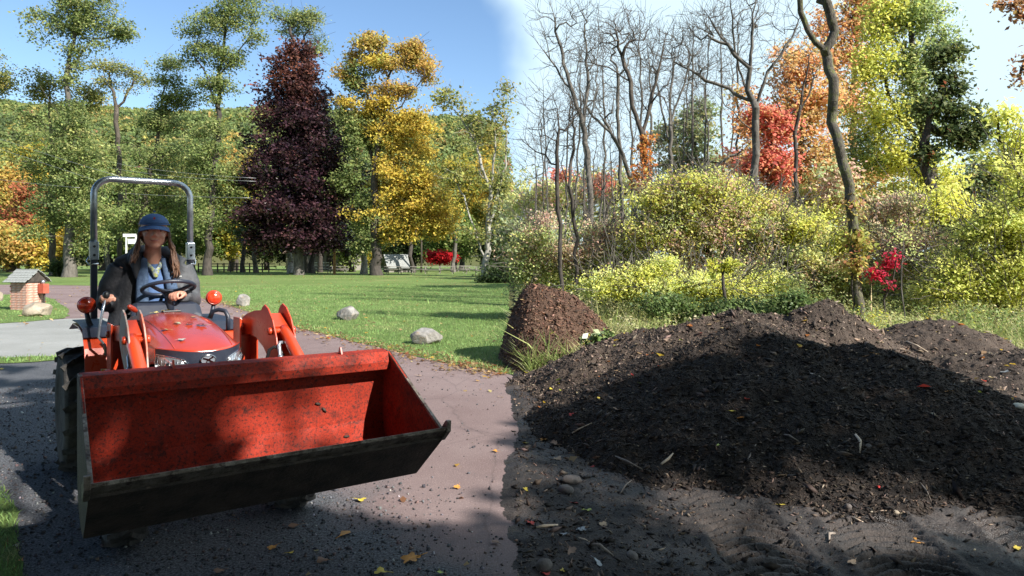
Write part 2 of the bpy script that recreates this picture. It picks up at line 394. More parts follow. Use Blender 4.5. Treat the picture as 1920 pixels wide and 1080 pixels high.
def drive_extra(o, noise, mrange, mix, N, L, co):
    # old grey chippings to the lower left, reddish asphalt to the right; dark patched tar seams
    sp = N('ShaderNodeSeparateXYZ'); L(co.outputs['Object'], sp.inputs[0])
    a = N('ShaderNodeMath'); a.operation = 'MULTIPLY_ADD'; a.inputs[1].default_value = 1.14; L(sp.outputs['X'], a.inputs[0]); L(sp.outputs['Y'], a.inputs[2])
    n = noise(.9, 7); a2 = N('ShaderNodeMath'); a2.operation = 'MULTIPLY_ADD'; a2.inputs[1].default_value = 3.4; L(n.outputs['Fac'], a2.inputs[0]); L(a.outputs[0], a2.inputs[2])
    f = mrange(a2.outputs[0], 4.6, 5.6)      # 0 = grey chippings
    g = mix(mrange(noise(70, 3, .8).outputs['Fac'], .42, .62), (.026, .027, .031), (.15, .155, .17))
    o = mix(f, g, o)
    vo = N('ShaderNodeTexVoronoi'); vo.feature = 'DISTANCE_TO_EDGE'; vo.inputs['Scale'].default_value = .55
    wv = N('ShaderNodeMix'); wv.data_type = 'RGBA'; wv.inputs['Factor'].default_value = .12; L(co.outputs['Object'], wv.inputs[6]); nn = noise(2.2, 6); L(nn.outputs['Color'], wv.inputs[7]); L(wv.outputs[2], vo.inputs['Vector'])
    crack = mrange(vo.outputs['Distance'], .0, .006, .28, 0)
    o = mix(crack, o, (.03, .026, .026))
    return mix(mrange(noise(.5, 9, .75).outputs['Fac'], .58, .72, 0, .55), o, (.06, .05, .048))
M_DRIVE = ground_mix('driveway_asphalt', (.185, .128, .122), (.255, .19, .182), drive_extra, big=.4, fine=75, bump=.7, bscale=110, dist=.012)
M_PALE = ground_mix('pale_pavement', (.25, .25, .235), (.33, .33, .315), None, big=.5, fine=70, bump=.4, bscale=110)
M_GRASSG = ground_mix('lawn_grass', (.13, .19, .055), (.18, .25, .08), lambda o, noise, mrange, mix, N, L, co: mix(mrange(noise(.16, 6).outputs['Fac'], .52, .68, 0, .5), o, (.27, .25, .11)), big=.12, fine=9, bump=1, bscale=30, dist=.05, spec=.1)
M_FIELD = ground_mix('field_soil', (.09, .10, .035), (.12, .11, .05), None, big=.05, fine=4, bump=.5, bscale=8, spec=.1)
M_MUD = ground_mix('wet_mud', (.014, .012, .012), (.082, .062, .053), lambda o, noise, mrange, mix, N, L, co: mix(mrange(noise(1.3, 8, .7).outputs['Fac'], .5, .66, 0, .8), o, (.006, .006, .007)), big=1.1, fine=80, bump=.9, bscale=70, rough=.6, spec=.45, dist=.02)
M_MULCH = ground_mix('mulch', (.022, .016, .013), (.048, .034, .026), None, big=1.2, fine=45, bump=1, bscale=60, rough=.85, dist=.03, spec=.3)  # darker copy: shade of the main pile put into its colour
M_MULCHS = ground_mix('sunlit_mulch', (.05, .036, .028), (.11, .08, .062), None, big=1.2, fine=45, bump=1, bscale=60, rough=.85, dist=.03, spec=.3)  # lighter copy: sunlight on the back and right piles put into the colour
M_MULCHB = ground_mix('bark_mulch_brown', (.075, .042, .028), (.13, .075, .05), None, big=1.2, fine=45, bump=1, bscale=60, rough=.85, dist=.03, spec=.3)
# puddled, shinier mud
_t = M_MUD.node_tree; _n = _t.nodes.new('ShaderNodeTexNoise'); _n.inputs['Scale'].default_value = 1.15; _n.inputs['Detail'].default_value = 5
_c = _t.nodes.new('ShaderNodeTexCoord'); _t.links.new(_c.outputs['Object'], _n.inputs['Vector'])
_r = _t.nodes.new('ShaderNodeMapRange'); _r.inputs['From Min'].default_value = .5; _r.inputs['From Max'].default_value = .62; _r.inputs['To Min'].default_value = .8; _r.inputs['To Max'].default_value = .27
_t.links.new(_n.outputs['Fac'], _r.inputs['Value']); _t.links.new(_r.outputs[0], _t.nodes['Principled BSDF'].inputs['Roughness'])

poly_sheet('ground', [(-1500, -400), (1500, -400), (1500, 2500), (-1500, 2500)], -.06, M_FIELD, sub=1e9)
drive = poly_sheet('driveway', [(-60, -3), (0.05, -3), (0.05, 12), (-1, 60), (-60, 60)], 0.0, M_DRIVE, .06, 3)
g = lambda *a: [G(u, v) for u, v in a]
lawn_pts = [(-150, 150), (-150, 43)] + g((-100, 534), (60, 534), (180, 536), (300, 547), (380, 559), (430, 573), (565, 617), (700, 650), (850, 684), (950, 702)) + [(0.05, 9.4), (-.1, 20), (-.2, 60), (-.2, 150)]
poly_sheet('lawn', lawn_pts, .008, M_GRASSG, .12, 11, sub=.25)
isl = g((-120, 553), (0, 553), (55, 552), (100, 561), (130, 583), (124, 597), (60, 603), (0, 607), (-120, 614))
poly_sheet('grass_verge', isl, .012, M_GRASSG, .12, 21, sub=.2)
poly_sheet('pavement', g((-300, 616), (0, 606), (124, 598), (190, 596), (260, 610), (250, 660), (190, 668), (130, 670), (0, 672), (-300, 684)), .004, M_PALE, .1, 31, sub=.2)
strip = g((-200, 676), (0, 672), (70, 668), (140, 669), (128, 674), (60, 680), (-200, 690))
poly_sheet('grass_strip', strip, .010, M_GRASSG, .12, 41, sub=.1)
corner = g((-500, 860), (-60, 880), (8, 915), (30, 960), (44, 1080), (60, 1400), (-300, 1700))
poly_sheet('grass_patch', corner, .010, M_GRASSG, .1, 51, sub=.07)

# --------------------------- wet mud of the yard: a displaced sheet with tyre tracks
def mud_h(x, y):
    h = .045 * (fbm(x * .9, y * .9, 4, 3) - .5) + .045 * (fbm(x * 5, y * 5, 5, 9, .62) - .5) + .022 * (fbm(x * 22, y * 22, 3, 15, .7) - .5)
    # tyre tracks: chevron lug prints pressed into the mud, three passes
    for cx, sx, w, ph in ((2.08, .14, .27, 0.), (1.36, .03, .25, .4), (2.95, .22, .27, .7)):
        xc = cx + sx * (y - 3.8) ; dx = (x - xc) / w; inside = np.clip((1 - np.abs(dx)) * 6, 0, 1) * np.clip((4.75 - y) * 2.2, 0, 1)
        lug = np.sin((y + .22 * np.abs(dx) * np.sign(dx) * dx * .6) * 2 * np.pi / .088 + ph * 6 + 1.6 * (fbm(x * 3, y * 3, 3, 41) - .5) * 2)
        h = h + inside * (-.016 + .024 * np.clip(lug * 2.2, -1, .6) * (.4 + 1.1 * fbm(x * 4, y * 4, 2, 5)))
        h = h + .012 * np.exp(-((np.abs(dx) - 1.08) / .12) ** 2) * np.clip((4.75 - y) * 2.2, 0, 1)
    return h + .012
def height_sheet(name, x0, x1, y0, y1, nx, ny, fn, mat, parent=None, cut=None, ypow=1.0):
    xs = np.linspace(x0, x1, nx); t = np.linspace(0, 1, ny) ** ypow; ys = y0 + (y1 - y0) * t
    X, Y = np.meshgrid(xs, ys); Z = fn(X, Y); V = np.stack([X, Y, Z], -1).reshape(-1, 3)
    i = np.arange(nx * ny).reshape(ny, nx); F = np.stack([i[:-1, :-1], i[:-1, 1:], i[1:, 1:], i[1:, :-1]], -1).reshape(-1, 4)
    if cut is not None:
        zz = Z.ravel()[F].max(1); F = F[zz > cut]; used = np.unique(F); mp = np.zeros(len(V), int); mp[used] = np.arange(len(used)); V = V[used]; F = mp[F]
    return np_mesh(name, V, F, mat, parent, smooth=True)
def edge_x(x, y):       # the mud thins out in a ragged edge along the driveway
    return np.clip((x + .02 + .22 * (fbm(y * 1.3, y * 0 + 3, 4, 77) - .5)) * 9, -1, 1)
def mud_full(x, y):
    t = np.clip((edge_x(x, y) + 1) / 2, 0, 1); return -.03 * (1 - t) + (mud_h(x, y) + .006) * t
o = height_sheet('mud_ground', -.4, 9, 2.2, 15, 620, 560, mud_full, M_MUD, cut=-.01, ypow=1.5); tag(o, kind='structure')

# --------------------------- mulch piles
def bump(x, y, cx, cy, rx, ry, p=1.5, rot=0):
    c, s = math.cos(rot), math.sin(rot); dx, dy = x - cx, y - cy; a = (dx * c + dy * s) / rx; b = (-dx * s + dy * c) / ry
    d = np.sqrt(a * a + b * b); return np.clip(1 - d ** p, -.3, 1)
def rough_(x, y, amp=1., seed=0):
    return amp * (.22 * (fbm(x * 1.3, y * 1.3, 4, 5 + seed) - .5) + .10 * (fbm(x * 6, y * 6, 5, 8 + seed, .62) - .5) + .030 * (fbm(x * 26, y * 26, 3, 12 + seed, .7) - .5))
def main_h(x, y):
    m1 = .84 * bump(x, y, 2.45, 6.9, 2.35, 2.75, 1.3); m2 = .78 * bump(x, y, 3.35, 6.5, 1.75, 2.35, 1.3); m3 = .50 * bump(x, y, 1.65, 6.5, 1.5, 1.6, 1.5)
    h = np.maximum(np.maximum(m1, m2), m3); h = h + .10 * np.exp(-((x - 2.45)**2 + (y - 6.9)**2) / .5)
    return h + rough_(x, y) * np.clip(h * 6 + .5, .15, 1) - .015
def back_h(x, y):
    m1 = .90 * bump(x, y, 3.0, 8.7, 3.1, 1.7, 1.5, .03); m2 = 1.10 * bump(x, y, 3.85, 8.5, 1.55, 1.1, 1.2); m3 = .60 * bump(x, y, 1.75, 8.9, 1.75, 1.2, 1.5)
    h = np.maximum(np.maximum(m1, m2), m3)
    return h + rough_(x, y, 1.3, 30) * np.clip(h * 6 + .5, .15, 1) - .015
def right_h(x, y):
    m1 = .78 * bump(x, y, 5.75, 9.4, 1.7, 1.5, 1.3); m2 = .52 * bump(x, y, 6.3, 8.0, 3.0, 2.2, 1.6); m3 = .32 * bump(x, y, 4.9, 6.6, 1.5, 1.5, 1.6)
    h = np.maximum(np.maximum(m1, m2), m3)
    return h + rough_(x, y, 1.1, 60) * np.clip(h * 6 + .5, .15, 1) - .015
def left_h(x, y):
    dx = np.where(x < .33, (x - .33) / .55, (x - .33) / 1.5); d = np.sqrt(dx**2 + ((y - 11.1) / 1.5)**2)
    h = 1.16 * np.clip(1 - d**2.0, -.3, 1)
    return h + rough_(x, y, 1.3, 90) * np.clip(h * 6 + .5, .15, 1) - .015
PILES = [('mulch_pile', 'largest dark mulch pile, shaded, filling the right foreground', main_h, (0.0, 5.3, 4.0, 9.6), 420, 420, M_MULCH, .012),
         ('mulch_pile', 'sunlit pile with the dark pointed peak behind the largest mulch pile', back_h, (-.5, 6.4, 7.0, 10.6), 420, 260, M_MULCHS, .02),
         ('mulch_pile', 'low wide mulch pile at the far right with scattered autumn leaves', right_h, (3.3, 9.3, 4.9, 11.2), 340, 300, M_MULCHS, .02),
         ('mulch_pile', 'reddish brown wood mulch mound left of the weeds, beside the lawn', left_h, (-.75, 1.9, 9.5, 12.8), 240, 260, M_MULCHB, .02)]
def shards(C, L, cols, rr, flat=.35, wid=.35):
    """little splinters: stretched four-cornered solids lying at odd angles"""
    n = len(C); a = rr.normal(size=(n, 3)); a[:, 2] *= .45; a /= np.linalg.norm(a, axis=1, keepdims=True)
    b = rr.normal(size=(n, 3)); b -= a * (a * b).sum(1, keepdims=True); b /= np.linalg.norm(b, axis=1, keepdims=True); c = np.cross(a, b); L = L[:, None]
    w = L * wid * rr.uniform(.4, 1.3, (n, 1)); h = w * flat * rr.uniform(.6, 1.6, (n, 1))
    V = np.stack([C + a * L * .5 + b * w * .2, C - a * L * .5, C + b * w * .5 + c * h * .4, C - b * w * .45 + c * h * .5 + a * L * .1, C - c * h * .6], 1)
    F = np.array([[0, 2, 3], [1, 3, 2], [0, 3, 4], [1, 2, 4], [0, 4, 2], [1, 4, 3]])
    Fa = (np.arange(n)[:, None, None] * 5 + F[None]).reshape(-1, 3)
    return V.reshape(-1, 3), Fa, np.repeat(cols, 6, 0)
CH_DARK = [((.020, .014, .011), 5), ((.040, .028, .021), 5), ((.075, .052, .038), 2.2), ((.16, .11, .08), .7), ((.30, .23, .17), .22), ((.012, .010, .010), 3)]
CH_SUN = [((.045, .032, .025), 4), ((.10, .072, .056), 4), ((.18, .13, .10), 3), ((.34, .26, .19), .8), ((.02, .015, .012), 2)]  # chips lightened to carry the sunlight on those piles
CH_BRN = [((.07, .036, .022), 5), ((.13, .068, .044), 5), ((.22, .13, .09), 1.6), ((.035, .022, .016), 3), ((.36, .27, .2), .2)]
def allh(x, y):
    h = mud_h(x, y)
    for p in PILES: 
        x0, x1, y0, y1 = p[3]; ins = (x > x0) & (x < x1) & (y > y0) & (y < y1); h = np.where(ins, np.maximum(h, p[2](x, y)), h)
    return h
pr = np.random.default_rng(101); pile_objs = []
for i, (nm, lb, fn, (x0, x1, y0, y1), nx, ny, mt, cut) in enumerate(PILES):
    root = empty(nm, ((x0 + x1) / 2, (y0 + y1) / 2, 0), 0, lb, 'mulch pile'); off = Vector(root.location)
    o = height_sheet('mound', x0, x1, y0, y1, nx, ny, lambda x, y: fn(x, y), mt, cut=cut - .02); o.data.transform(Matrix.Translation(-off)); o.parent = root
    n = (80000, 38000, 17000, 16000)[i]; x = pr.uniform(x0, x1, n * 2); y = y0 + (y1 - y0) * pr.random(n * 2)**1.25; h = fn(x, y); k = (h > .0)
    x, y, h = x[k][:n], y[k][:n], h[k][:n]; m = len(x); L = np.exp(pr.normal(size=m) * .55) * (.024, .030, .029, .038)[i]; L = np.clip(L, .012, .16)
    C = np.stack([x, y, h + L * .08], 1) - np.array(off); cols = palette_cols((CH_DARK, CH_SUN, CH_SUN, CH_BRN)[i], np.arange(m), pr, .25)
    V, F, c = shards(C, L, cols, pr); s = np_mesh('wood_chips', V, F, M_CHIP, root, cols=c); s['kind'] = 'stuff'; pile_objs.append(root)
# loose chips, bark and grit on the mud around the piles
n = 52000; x = pr.uniform(0.02, 6, n); y = 3.0 + 7 * pr.random(n)**1.4; lf = np.clip(1.3 - x * .45, .25, 1); k = (pr.random(n) < lf * (.35 + fbm(x * 1.6, y * 1.6, 4, 55))); x, y = x[k], y[k]
L = np.clip(np.exp(pr.normal(size=len(x)) * .6) * .022, .008, .11); C = np.stack([x, y, mud_full(x, y) + L * .06], 1)
V, F, c = shards(C, L, palette_cols(CH_DARK + [((.22, .16, .12), 1.2), ((.10, .07, .055), 4)], np.arange(len(x)), pr, .25), pr); tag(np_mesh('wood_debris', V, F, M_CHIP, cols=c), 'dark wood chips and bark bits strewn over the wet mud around the piles', 'wood chips', kind='stuff')
# fine gravel on the driveway in front of the loader
n = 42000; x = pr.uniform(-6.2, 0.0, n); y = 2.6 + 9 * pr.random(n)**1.5; f = y + 1.14 * x; k = (pr.random(n) < np.clip(1.25 - (f - 2.2) * .35 + (fbm(x * 1.5, y * 1.5, 4, 66) - .5) * 2.2, .06, 1)); x, y = x[k], y[k]
L = np.clip(np.exp(pr.normal(size=len(x)) * .5) * .012, .006, .032); C = np.stack([x, y, L * .12], 1)
V, F, c = shards(C, L, palette_cols([((.06, .06, .065), 5), ((.12, .12, .13), 3), ((.045, .045, .05), 4), ((.11, .08, .075), 3), ((.34, .33, .32), .5)], np.arange(len(x)), pr, .2), pr, flat=.9, wid=.9)
tag(np_mesh('gravel', V, F, M_CHIP, cols=c), 'loose grey gravel scattered over the driveway round the tractor', 'gravel', kind='stuff')

# --------------------------- grass blades and small leaf litter (uncountable)
def inpoly(x, y, poly):
    poly = np.array(poly); ins = np.zeros(len(x), bool); j = len(poly) - 1
    for i in range(len(poly)):
        xi, yi = poly[i]; xj, yj = poly[j]
        c = ((yi > y) != (yj > y)) & (x < (xj - xi) * (y - yi) / (yj - yi + 1e-12) + xi); ins ^= c; j = i
    return ins
def blades(C, H, cols, rr, w=.12, lean=.45):
    n = len(C); a = rr.uniform(0, 2 * np.pi, n); d = np.stack([np.cos(a), np.sin(a), np.zeros(n)], 1); H = H[:, None]
    l = rr.normal(size=(n, 3)) * lean; l[:, 2] = 1; l /= np.linalg.norm(l, axis=1, keepdims=True)
    mid = C + l * H * .55; tip = C + l * H + (l * [1, 1, 0]) * H * .45
    V = np.stack([C - d * H * w * .5, C + d * H * w * .5, mid - d * H * w * .4, mid + d * H * w * .4, tip], 1)
    F = (np.arange(n)[:, None, None] * 5 + np.array([[0, 1, 3], [0, 3, 2], [2, 3, 4]])[None]).reshape(-1, 3); return V.reshape(-1, 3), F, np.repeat(cols, 3, 0)
M_BLADE = leaf_mat('grass_blade', .3, .6, .15)
def grass(name, label, poly, n, y0, y1, x0, x1, hgt, pal, pw=1.6, z=.008, cat='grass', w=.1, lean=.5, seed=1, hfn=None):
    rr = np.random.default_rng(seed); y = y0 + (y1 - y0) * rr.random(n)**pw; x = x0 + (x1 - x0) * rr.random(n); 
    if poly is not None: k = inpoly(x, y, poly); x, y = x[k], y[k]
    h = hgt * np.exp(rr.normal(size=len(x)) * .3) * (1 if hfn is None else 1)
    zz = np.full(len(x), z) if hfn is None else hfn(x, y)
    key = (np.floor(x * 2.2).astype(int) * 7919 + np.floor(y * 2.2).astype(int) * 104729) % 997
    V, F, c = blades(np.stack([x, y, zz], 1), h, palette_cols(pal, key, rr, .2), rr, w, lean)
    return tag(np_mesh(name, V, F, M_BLADE, cols=c), label, cat, kind='stuff')
GP = [((.20, .31, .10), 5), ((.25, .36, .12), 4), ((.30, .33, .14), 1.4), ((.14, .24, .07), 3)]
grass('lawn_blades', 'short mown green grass blades of the lawn along the driveway', lawn_pts, 150000, 9.5, 42, -16, 0, .045, GP, 1.5, w=.16)
grass('verge_blades', 'mown grass blades of the verge around the brick post', isl, 26000, 16, 31, -24, -11, .05, GP, 1.0, seed=2, w=.2)
grass('strip_blades', 'thin grass growing in the seam of the pavement', strip, 9000, 9.8, 11.6, -12, -5.9, .04, GP + [((.2, .16, .06), 3)], 1.0, seed=3, w=.16)
grass('corner_blades', 'mossy short grass at the lower left corner of the driveway', corner, 30000, 2.6, 5.6, -4.2, -1.8, .03, GP + [((.2, .16, .06), 1)], 1.0, seed=4, w=.14)
def litter(name, label, n, sampler, pal, size, seed, cat='leaves'):
    rr = np.random.default_rng(seed); x, y, z = sampler(rr, n); C = np.stack([x, y, z + size * .12], 1)
    V, F, c = leaf_quads(C, size, palette_cols(pal, np.arange(len(x)), rr, .2), aspect=.7, up=1.6, r=rr)
    return tag(np_mesh(name, V, F, M_LEAF, cols=c), label, cat, kind='stuff')
LP = [((.38, .25, .13), 4), ((.5, .36, .18), 3), ((.22, .12, .06), 3), ((.55, .33, .05), 1), ((.4, .12, .05), .8)]
edge_ln = np.array(g((180, 536), (300, 547), (380, 559), (430, 573), (565, 617), (700, 650), (850, 684), (950, 702)) )
def along(rr, n):
    k = rr.integers(0, len(edge_ln) - 1, n); t = rr.random(n); p = edge_ln[k] + (edge_ln[k + 1] - edge_ln[k]) * t[:, None]; o = rr.normal(size=n) * .22 + .05
    return p[:, 0] + o * .6, p[:, 1] + o, np.full(n, .012)
litter('edge_leaves', 'pale dry leaves blown along the edge of the lawn', 2600, along, LP, .07, 5)
litter('driveway_leaves', 'tiny dry leaf scraps scattered over the driveway', 260, lambda rr, n: (rr.uniform(-9, 0, n), 3 + 22 * rr.random(n)**1.5, np.full(n, .004)), LP, .05, 6)
litter('lawn_leaves', 'small fallen leaves lying on the distant lawn', 1500, lambda rr, n: (-26 * rr.random(n), 12 + 55 * rr.random(n), np.full(n, .03)), LP, .10, 7)
def onpile(rr, n):
    x = rr.uniform(.05, 8, n); y = 4.2 + 7 * rr.random(n); z = allh(x, y); keep = ~((x < 4.2) & (y < 7.0) & (rr.random(n) < .75)); return x[keep], y[keep], z[keep]
litter('pile_leaves', 'yellow, orange and tan autumn leaves scattered over the mulch piles', 620, onpile, [((.5, .36, .2), 4), ((.6, .4, .04), 2), ((.45, .16, .04), 2), ((.4, .42, .06), 1), ((.5, .05, .03), .5), ((.28, .18, .1), 3)], .075, 8)
# ================================================================== THE TRACTOR  (local x: across, local y: backwards, z up)
def paint_mat(name, c, dark, dirt=.5, rough=.38, lo=.60, hi=.68, coat=.25, sp=.5, speck=0):
    m, t, b = new_mat(name); N = t.nodes.new; L = t.links.new; co = N('ShaderNodeTexCoord')
    def noise(s, d=7, rg=.7):
        n = N('ShaderNodeTexNoise'); n.inputs['Scale'].default_value = s; n.inputs['Detail'].default_value = d; n.inputs['Roughness'].default_value = rg; L(co.outputs['Object'], n.inputs['Vector']); return n.outputs['Fac']
    def mrange(src, a, c_, lo_=0, hi_=1):
        r_ = N('ShaderNodeMapRange'); r_.inputs['From Min'].default_value = a; r_.inputs['From Max'].default_value = c_; r_.inputs['To Min'].default_value = lo_; r_.inputs['To Max'].default_value = hi_; L(src, r_.inputs['Value']); return r_.outputs[0]
    def mix(f, a, c_):
        x = N('ShaderNodeMix'); x.data_type = 'RGBA'; L(f, x.inputs['Factor'])
        for s, v in ((6, a), (7, c_)):
            if isinstance(v, tuple): x.inputs[s].default_value = (*v, 1)
            else: L(v, x.inputs[s])
        return x.outputs[2]
    o = mix(mrange(noise(3), .35, .7, 0, .8), c, tuple(k * .72 for k in c))
    f1 = mrange(noise(70, 5), lo, hi, 0, dirt); o = mix(f1, o, dark)
    f2 = mrange(noise(7, 9, .8), lo + .02, hi + .04, 0, dirt * 1.2); o = mix(f2, o, dark)
    if speck: o = mix(mrange(noise(150, 3), .48, .66, 0, speck), o, dark); o = mix(mrange(noise(2.2, 8, .75), .5, .68, 0, .5), o, tuple(k * .8 + .015 for k in dark)); o = mix(mrange(noise(55, 4), .62, .72, 0, .35), o, (.5, .16, .11))
    L(o, b.inputs['Base Color']); L(mrange(noise(12), .3, .7, rough * .8, rough * 1.5), b.inputs['Roughness'])
    b.inputs['Coat Weight'].default_value = coat; b.inputs['Coat Roughness'].default_value = .2; b.inputs['Specular IOR Level'].default_value = sp
    bp = N('ShaderNodeBump'); bp.inputs['Strength'].default_value = .15; bp.inputs['Distance'].default_value = .004; L(noise(30), bp.inputs['Height']); L(bp.outputs[0], b.inputs['Normal'])
    return m
M_ORANGE = paint_mat('orange_red_paint', (.50, .048, .012), (.09, .03, .02), .35, .3, .62, .7, .5)
M_HOOD = paint_mat('hood_paint', (.42, .045, .020), (.25, .06, .04), .2, .18, .66, .74, .9)
M_BUCK = paint_mat('scratched_bucket_paint', (.34, .030, .013), (.035, .014, .012), .95, .6, .51, .64, .0, .18, speck=.55)
M_STEEL = pm('worn_dark_steel', (.028, .021, .017), (.075, .055, .042), 9, .62, .3, bump=.5, bscale=50, c3=(.16, .12, .09), s3=22, lo3=.62, hi3=.72)
M_EDGE = pm('bare_edge_steel', (.10, .075, .055), (.28, .24, .20), 14, .5, .6, bump=.5, bscale=60, c3=(.06, .04, .03), s3=20, lo3=.5, hi3=.6)
M_BLACKP = pm('navy_black_plastic', (.014, .018, .032), (.024, .029, .045), 10, .42, bump=.15, bscale=120, c3=(.06, .055, .05), s3=8, lo3=.62, hi3=.8)
M_RUBBER = pm('tyre_rubber', (.018, .018, .018), (.07, .062, .055), 9, .85, bump=.5, bscale=60)
M_CHROME = pm('chrome', (.75, .75, .76), None, rough=.12, metal=1)
M_GALV = pm('galvanised_tube', (.30, .33, .38), (.48, .51, .56), 14, .28, .75, bump=.1, bscale=60, c3=(.18, .17, .16), s3=20, lo3=.62, hi3=.75)
M_GLASSY = pm('headlight_lens', (.50, .53, .56), (.16, .17, .2), 22, .08, .7, coat=1, stretch=(4, 1, .6))
M_AMBER = pm('red_reflector_lens', (.55, .03, .012), (.72, .07, .02), 30, .15, coat=1)
M_HOSE = pm('black_hose', (.012, .012, .013), None, rough=.45)
M_WHITE = pm('white_enamel', (.7, .7, .67), (.6, .6, .57), 10, .5)
M_GLARE = pm('orange_paint_glare', (.34, .27, .24), (.42, .12, .07), 7, .6, bump=.2, bscale=40, lo=.5, hi=.62)  # whitish sun glare on the left knee plates put into their colour
M_YEL = pm('yellow_print', (.65, .45, .05), None, rough=.5)
M_GREYP = pm('grey_print', (.12, .13, .15), None, rough=.5)
T = empty('tractor', (-1.316, 3.53, 0), R(37.9), 'orange red compact tractor with front loader bucket raised, parked on the driveway', 'tractor')

# ---- bucket
B = empty('bucket', (0, 0, 0), R(-2.9)); B.parent = T
def shell(prof, th):
    """open (y,z) polyline thickened outwards to a closed profile"""
    p = [Vector((a, b)) for a, b in prof]; out = []
    for i in range(len(p)):
        d = (p[min(i + 1, len(p) - 1)] - p[max(i - 1, 0)]).normalized(); out.append(p[i] + Vector((-d.y, d.x)) * th)
    return [tuple(v) for v in p] + [tuple(v) for v in reversed(out)]
inner = [(.075, .965), (.082, .80), (.078, .68), (.055, .585), (.0, .535), (-.08, .49), (-.18, .478), (-.33, .484)]
m = MB(); m.prism(shell(inner, -.008), -.742, .742); m.build('back_plate', M_BUCK, B)
m = MB(); m.prism(shell([(.083, .965), (-.03, .975), (-.034, 1.018), (.0, 1.072), (.09, 1.078), (.09, .97)], -.006), -.75, .75); m.build('top_flange', M_BUCK, B, .003)
m = MB(); m.prism(shell([(-.33, .484), (-.62, .738)], -.010), -.742, .742); m.build('floor_plate', M_BUCK, B)
m = MB(); m.prism([(-.315, .462), (-.33, .457), (-.60, .695), (-.60, .712), (-.33, .472)], -.752, .752)
m.prism([(-.06, .465), (-.18, .45), (-.322, .457), (-.322, .468), (-.18, .465), (-.06, .48)], -.752, .752); m.build('heel_plate', M_STEEL, B, .002)
m = MB(); m.prism([(-.56, .676), (-.655, .752), (-.655, .768), (-.63, .762), (-.545, .684)], -.772, .772); m.build('cutting_edge', M_EDGE, B, .002)
side = [(.0, 1.072), (-.62, .748), (-.60, .69), (-.325, .457), (-.18, .45), (-.07, .47), (.01, .52), (.065, .575), (.088, .68), (.092, .80), (.09, 1.075)]
for sx in (-1, 1):
    ins = [(.0, 1.072), (-.612, .752), (-.585, .712), (-.32, .483), (-.18, .47), (-.07, .487), (.01, .535), (.06, .585), (.078, .68), (.082, .80), (.08, 1.07)]
    m = MB(); m.prism(ins, sx * .743, sx * .751); m.build('side_plate', M_BUCK, B)
    m = MB(); m.prism(side, sx * .7515, sx * .7575); m.build('side_skin', M_STEEL, B)
    m = MB(); m.prism([(.02, 1.079), (-.63, .748), (-.625, .735), (.02, 1.066)], sx * .741, sx * .757)      # worn rim strip
    m.build('side_rim', M_EDGE, B, .001)
    m = MB(); m.prism([(-.60, .69), (-.66, .745), (-.665, .80), (-.645, .80), (-.60, .755), (-.55, .742), (-.55, .69)], sx * .752, sx * .776); m.build('side_cutter', M_EDGE, B, .003)
    m = MB()                                                       # mounting ears on the back
    for dx in (-.05, .05): m.prism([(.09, .95), (.20, .80), (.20, .55), (.08, .50), (.02, .50), (.085, .70)], sx * .43 + dx - .006, sx * .43 + dx + .006)
    m.build('mounting_ear', M_ORANGE, B)
for x_t in (.47, -.37): m = MB(); m.prism([(.01, 1.074), (.03, 1.11), (.045, 1.11), (.06, 1.074)], x_t, x_t + .008); m.build('stop_tab', M_ORANGE, B)
# dirt clods, bits of wood and a scraped patch stuck on the paint inside
cr = np.random.default_rng(5); n = 900; xs = cr.uniform(-.72, .72, n); tt = cr.random(n); zs = .52 + .38 * tt**1.3; ys = np.interp(zs, [.455, .51, .585, .68, .80, .965], [-.08, 0, .055, .078, .082, .075]) - .002
k = fbm(xs * 5 + 9, zs * 6, 4, 3) > .47; C = np.stack([xs, ys, zs], 1)[k]; Ls = np.clip(np.exp(cr.normal(size=len(C)) * .6) * .0065, .003, .022)
V, F, c = shards(C, Ls, palette_cols([((.03, .02, .015), 4), ((.09, .06, .04), 1)], np.arange(len(C)), cr), cr, .6, .7); s = np_mesh('dried_mud', V, F, M_CHIP, B, cols=c); s['kind'] = 'stuff'
def patch(name, cx, cz, rx, rz, mat, seed, off=.003, n=18):
    r_ = np.random.default_rng(seed); vs = []
    for j in range(n):
        t = 2 * math.pi * j / n; q = 1 + r_.normal() * .22; z = cz + math.sin(t) * rz * q; x = cx + math.cos(t) * rx * q
        vs.append((x, float(np.interp(z, [.455, .51, .585, .68, .80, .965], [-.08, 0, .055, .078, .082, .075])) - off, z))
    mm = MB(); mm.add(vs, [tuple(range(n))]); return mm.build(name, mat, B)
patch('scraped_patch', .435, .60, .030, .042, M_EDGE, 3, .002); patch('scraped_hole', .44, .598, .014, .02, M_HOSE, 4, .004)
for (x, z, l, a) in ((.385, .78, .032, .9), (.50, .61, .03, .1), (.345, .81, .03, .3)):
    m = MB(); y = float(np.interp(z, [.51, .585, .68, .80, .965], [0, .055, .078, .082, .075])) - .010; m.tube([(x, y, z), (x + l * math.cos(a) * .5, y - .002, z - l * .5 * math.sin(a)), (x + l * math.cos(a), y, z - l * math.sin(a))], [.006, .008, .006], 7); m.build('twig_bit', M_STEEL, B)

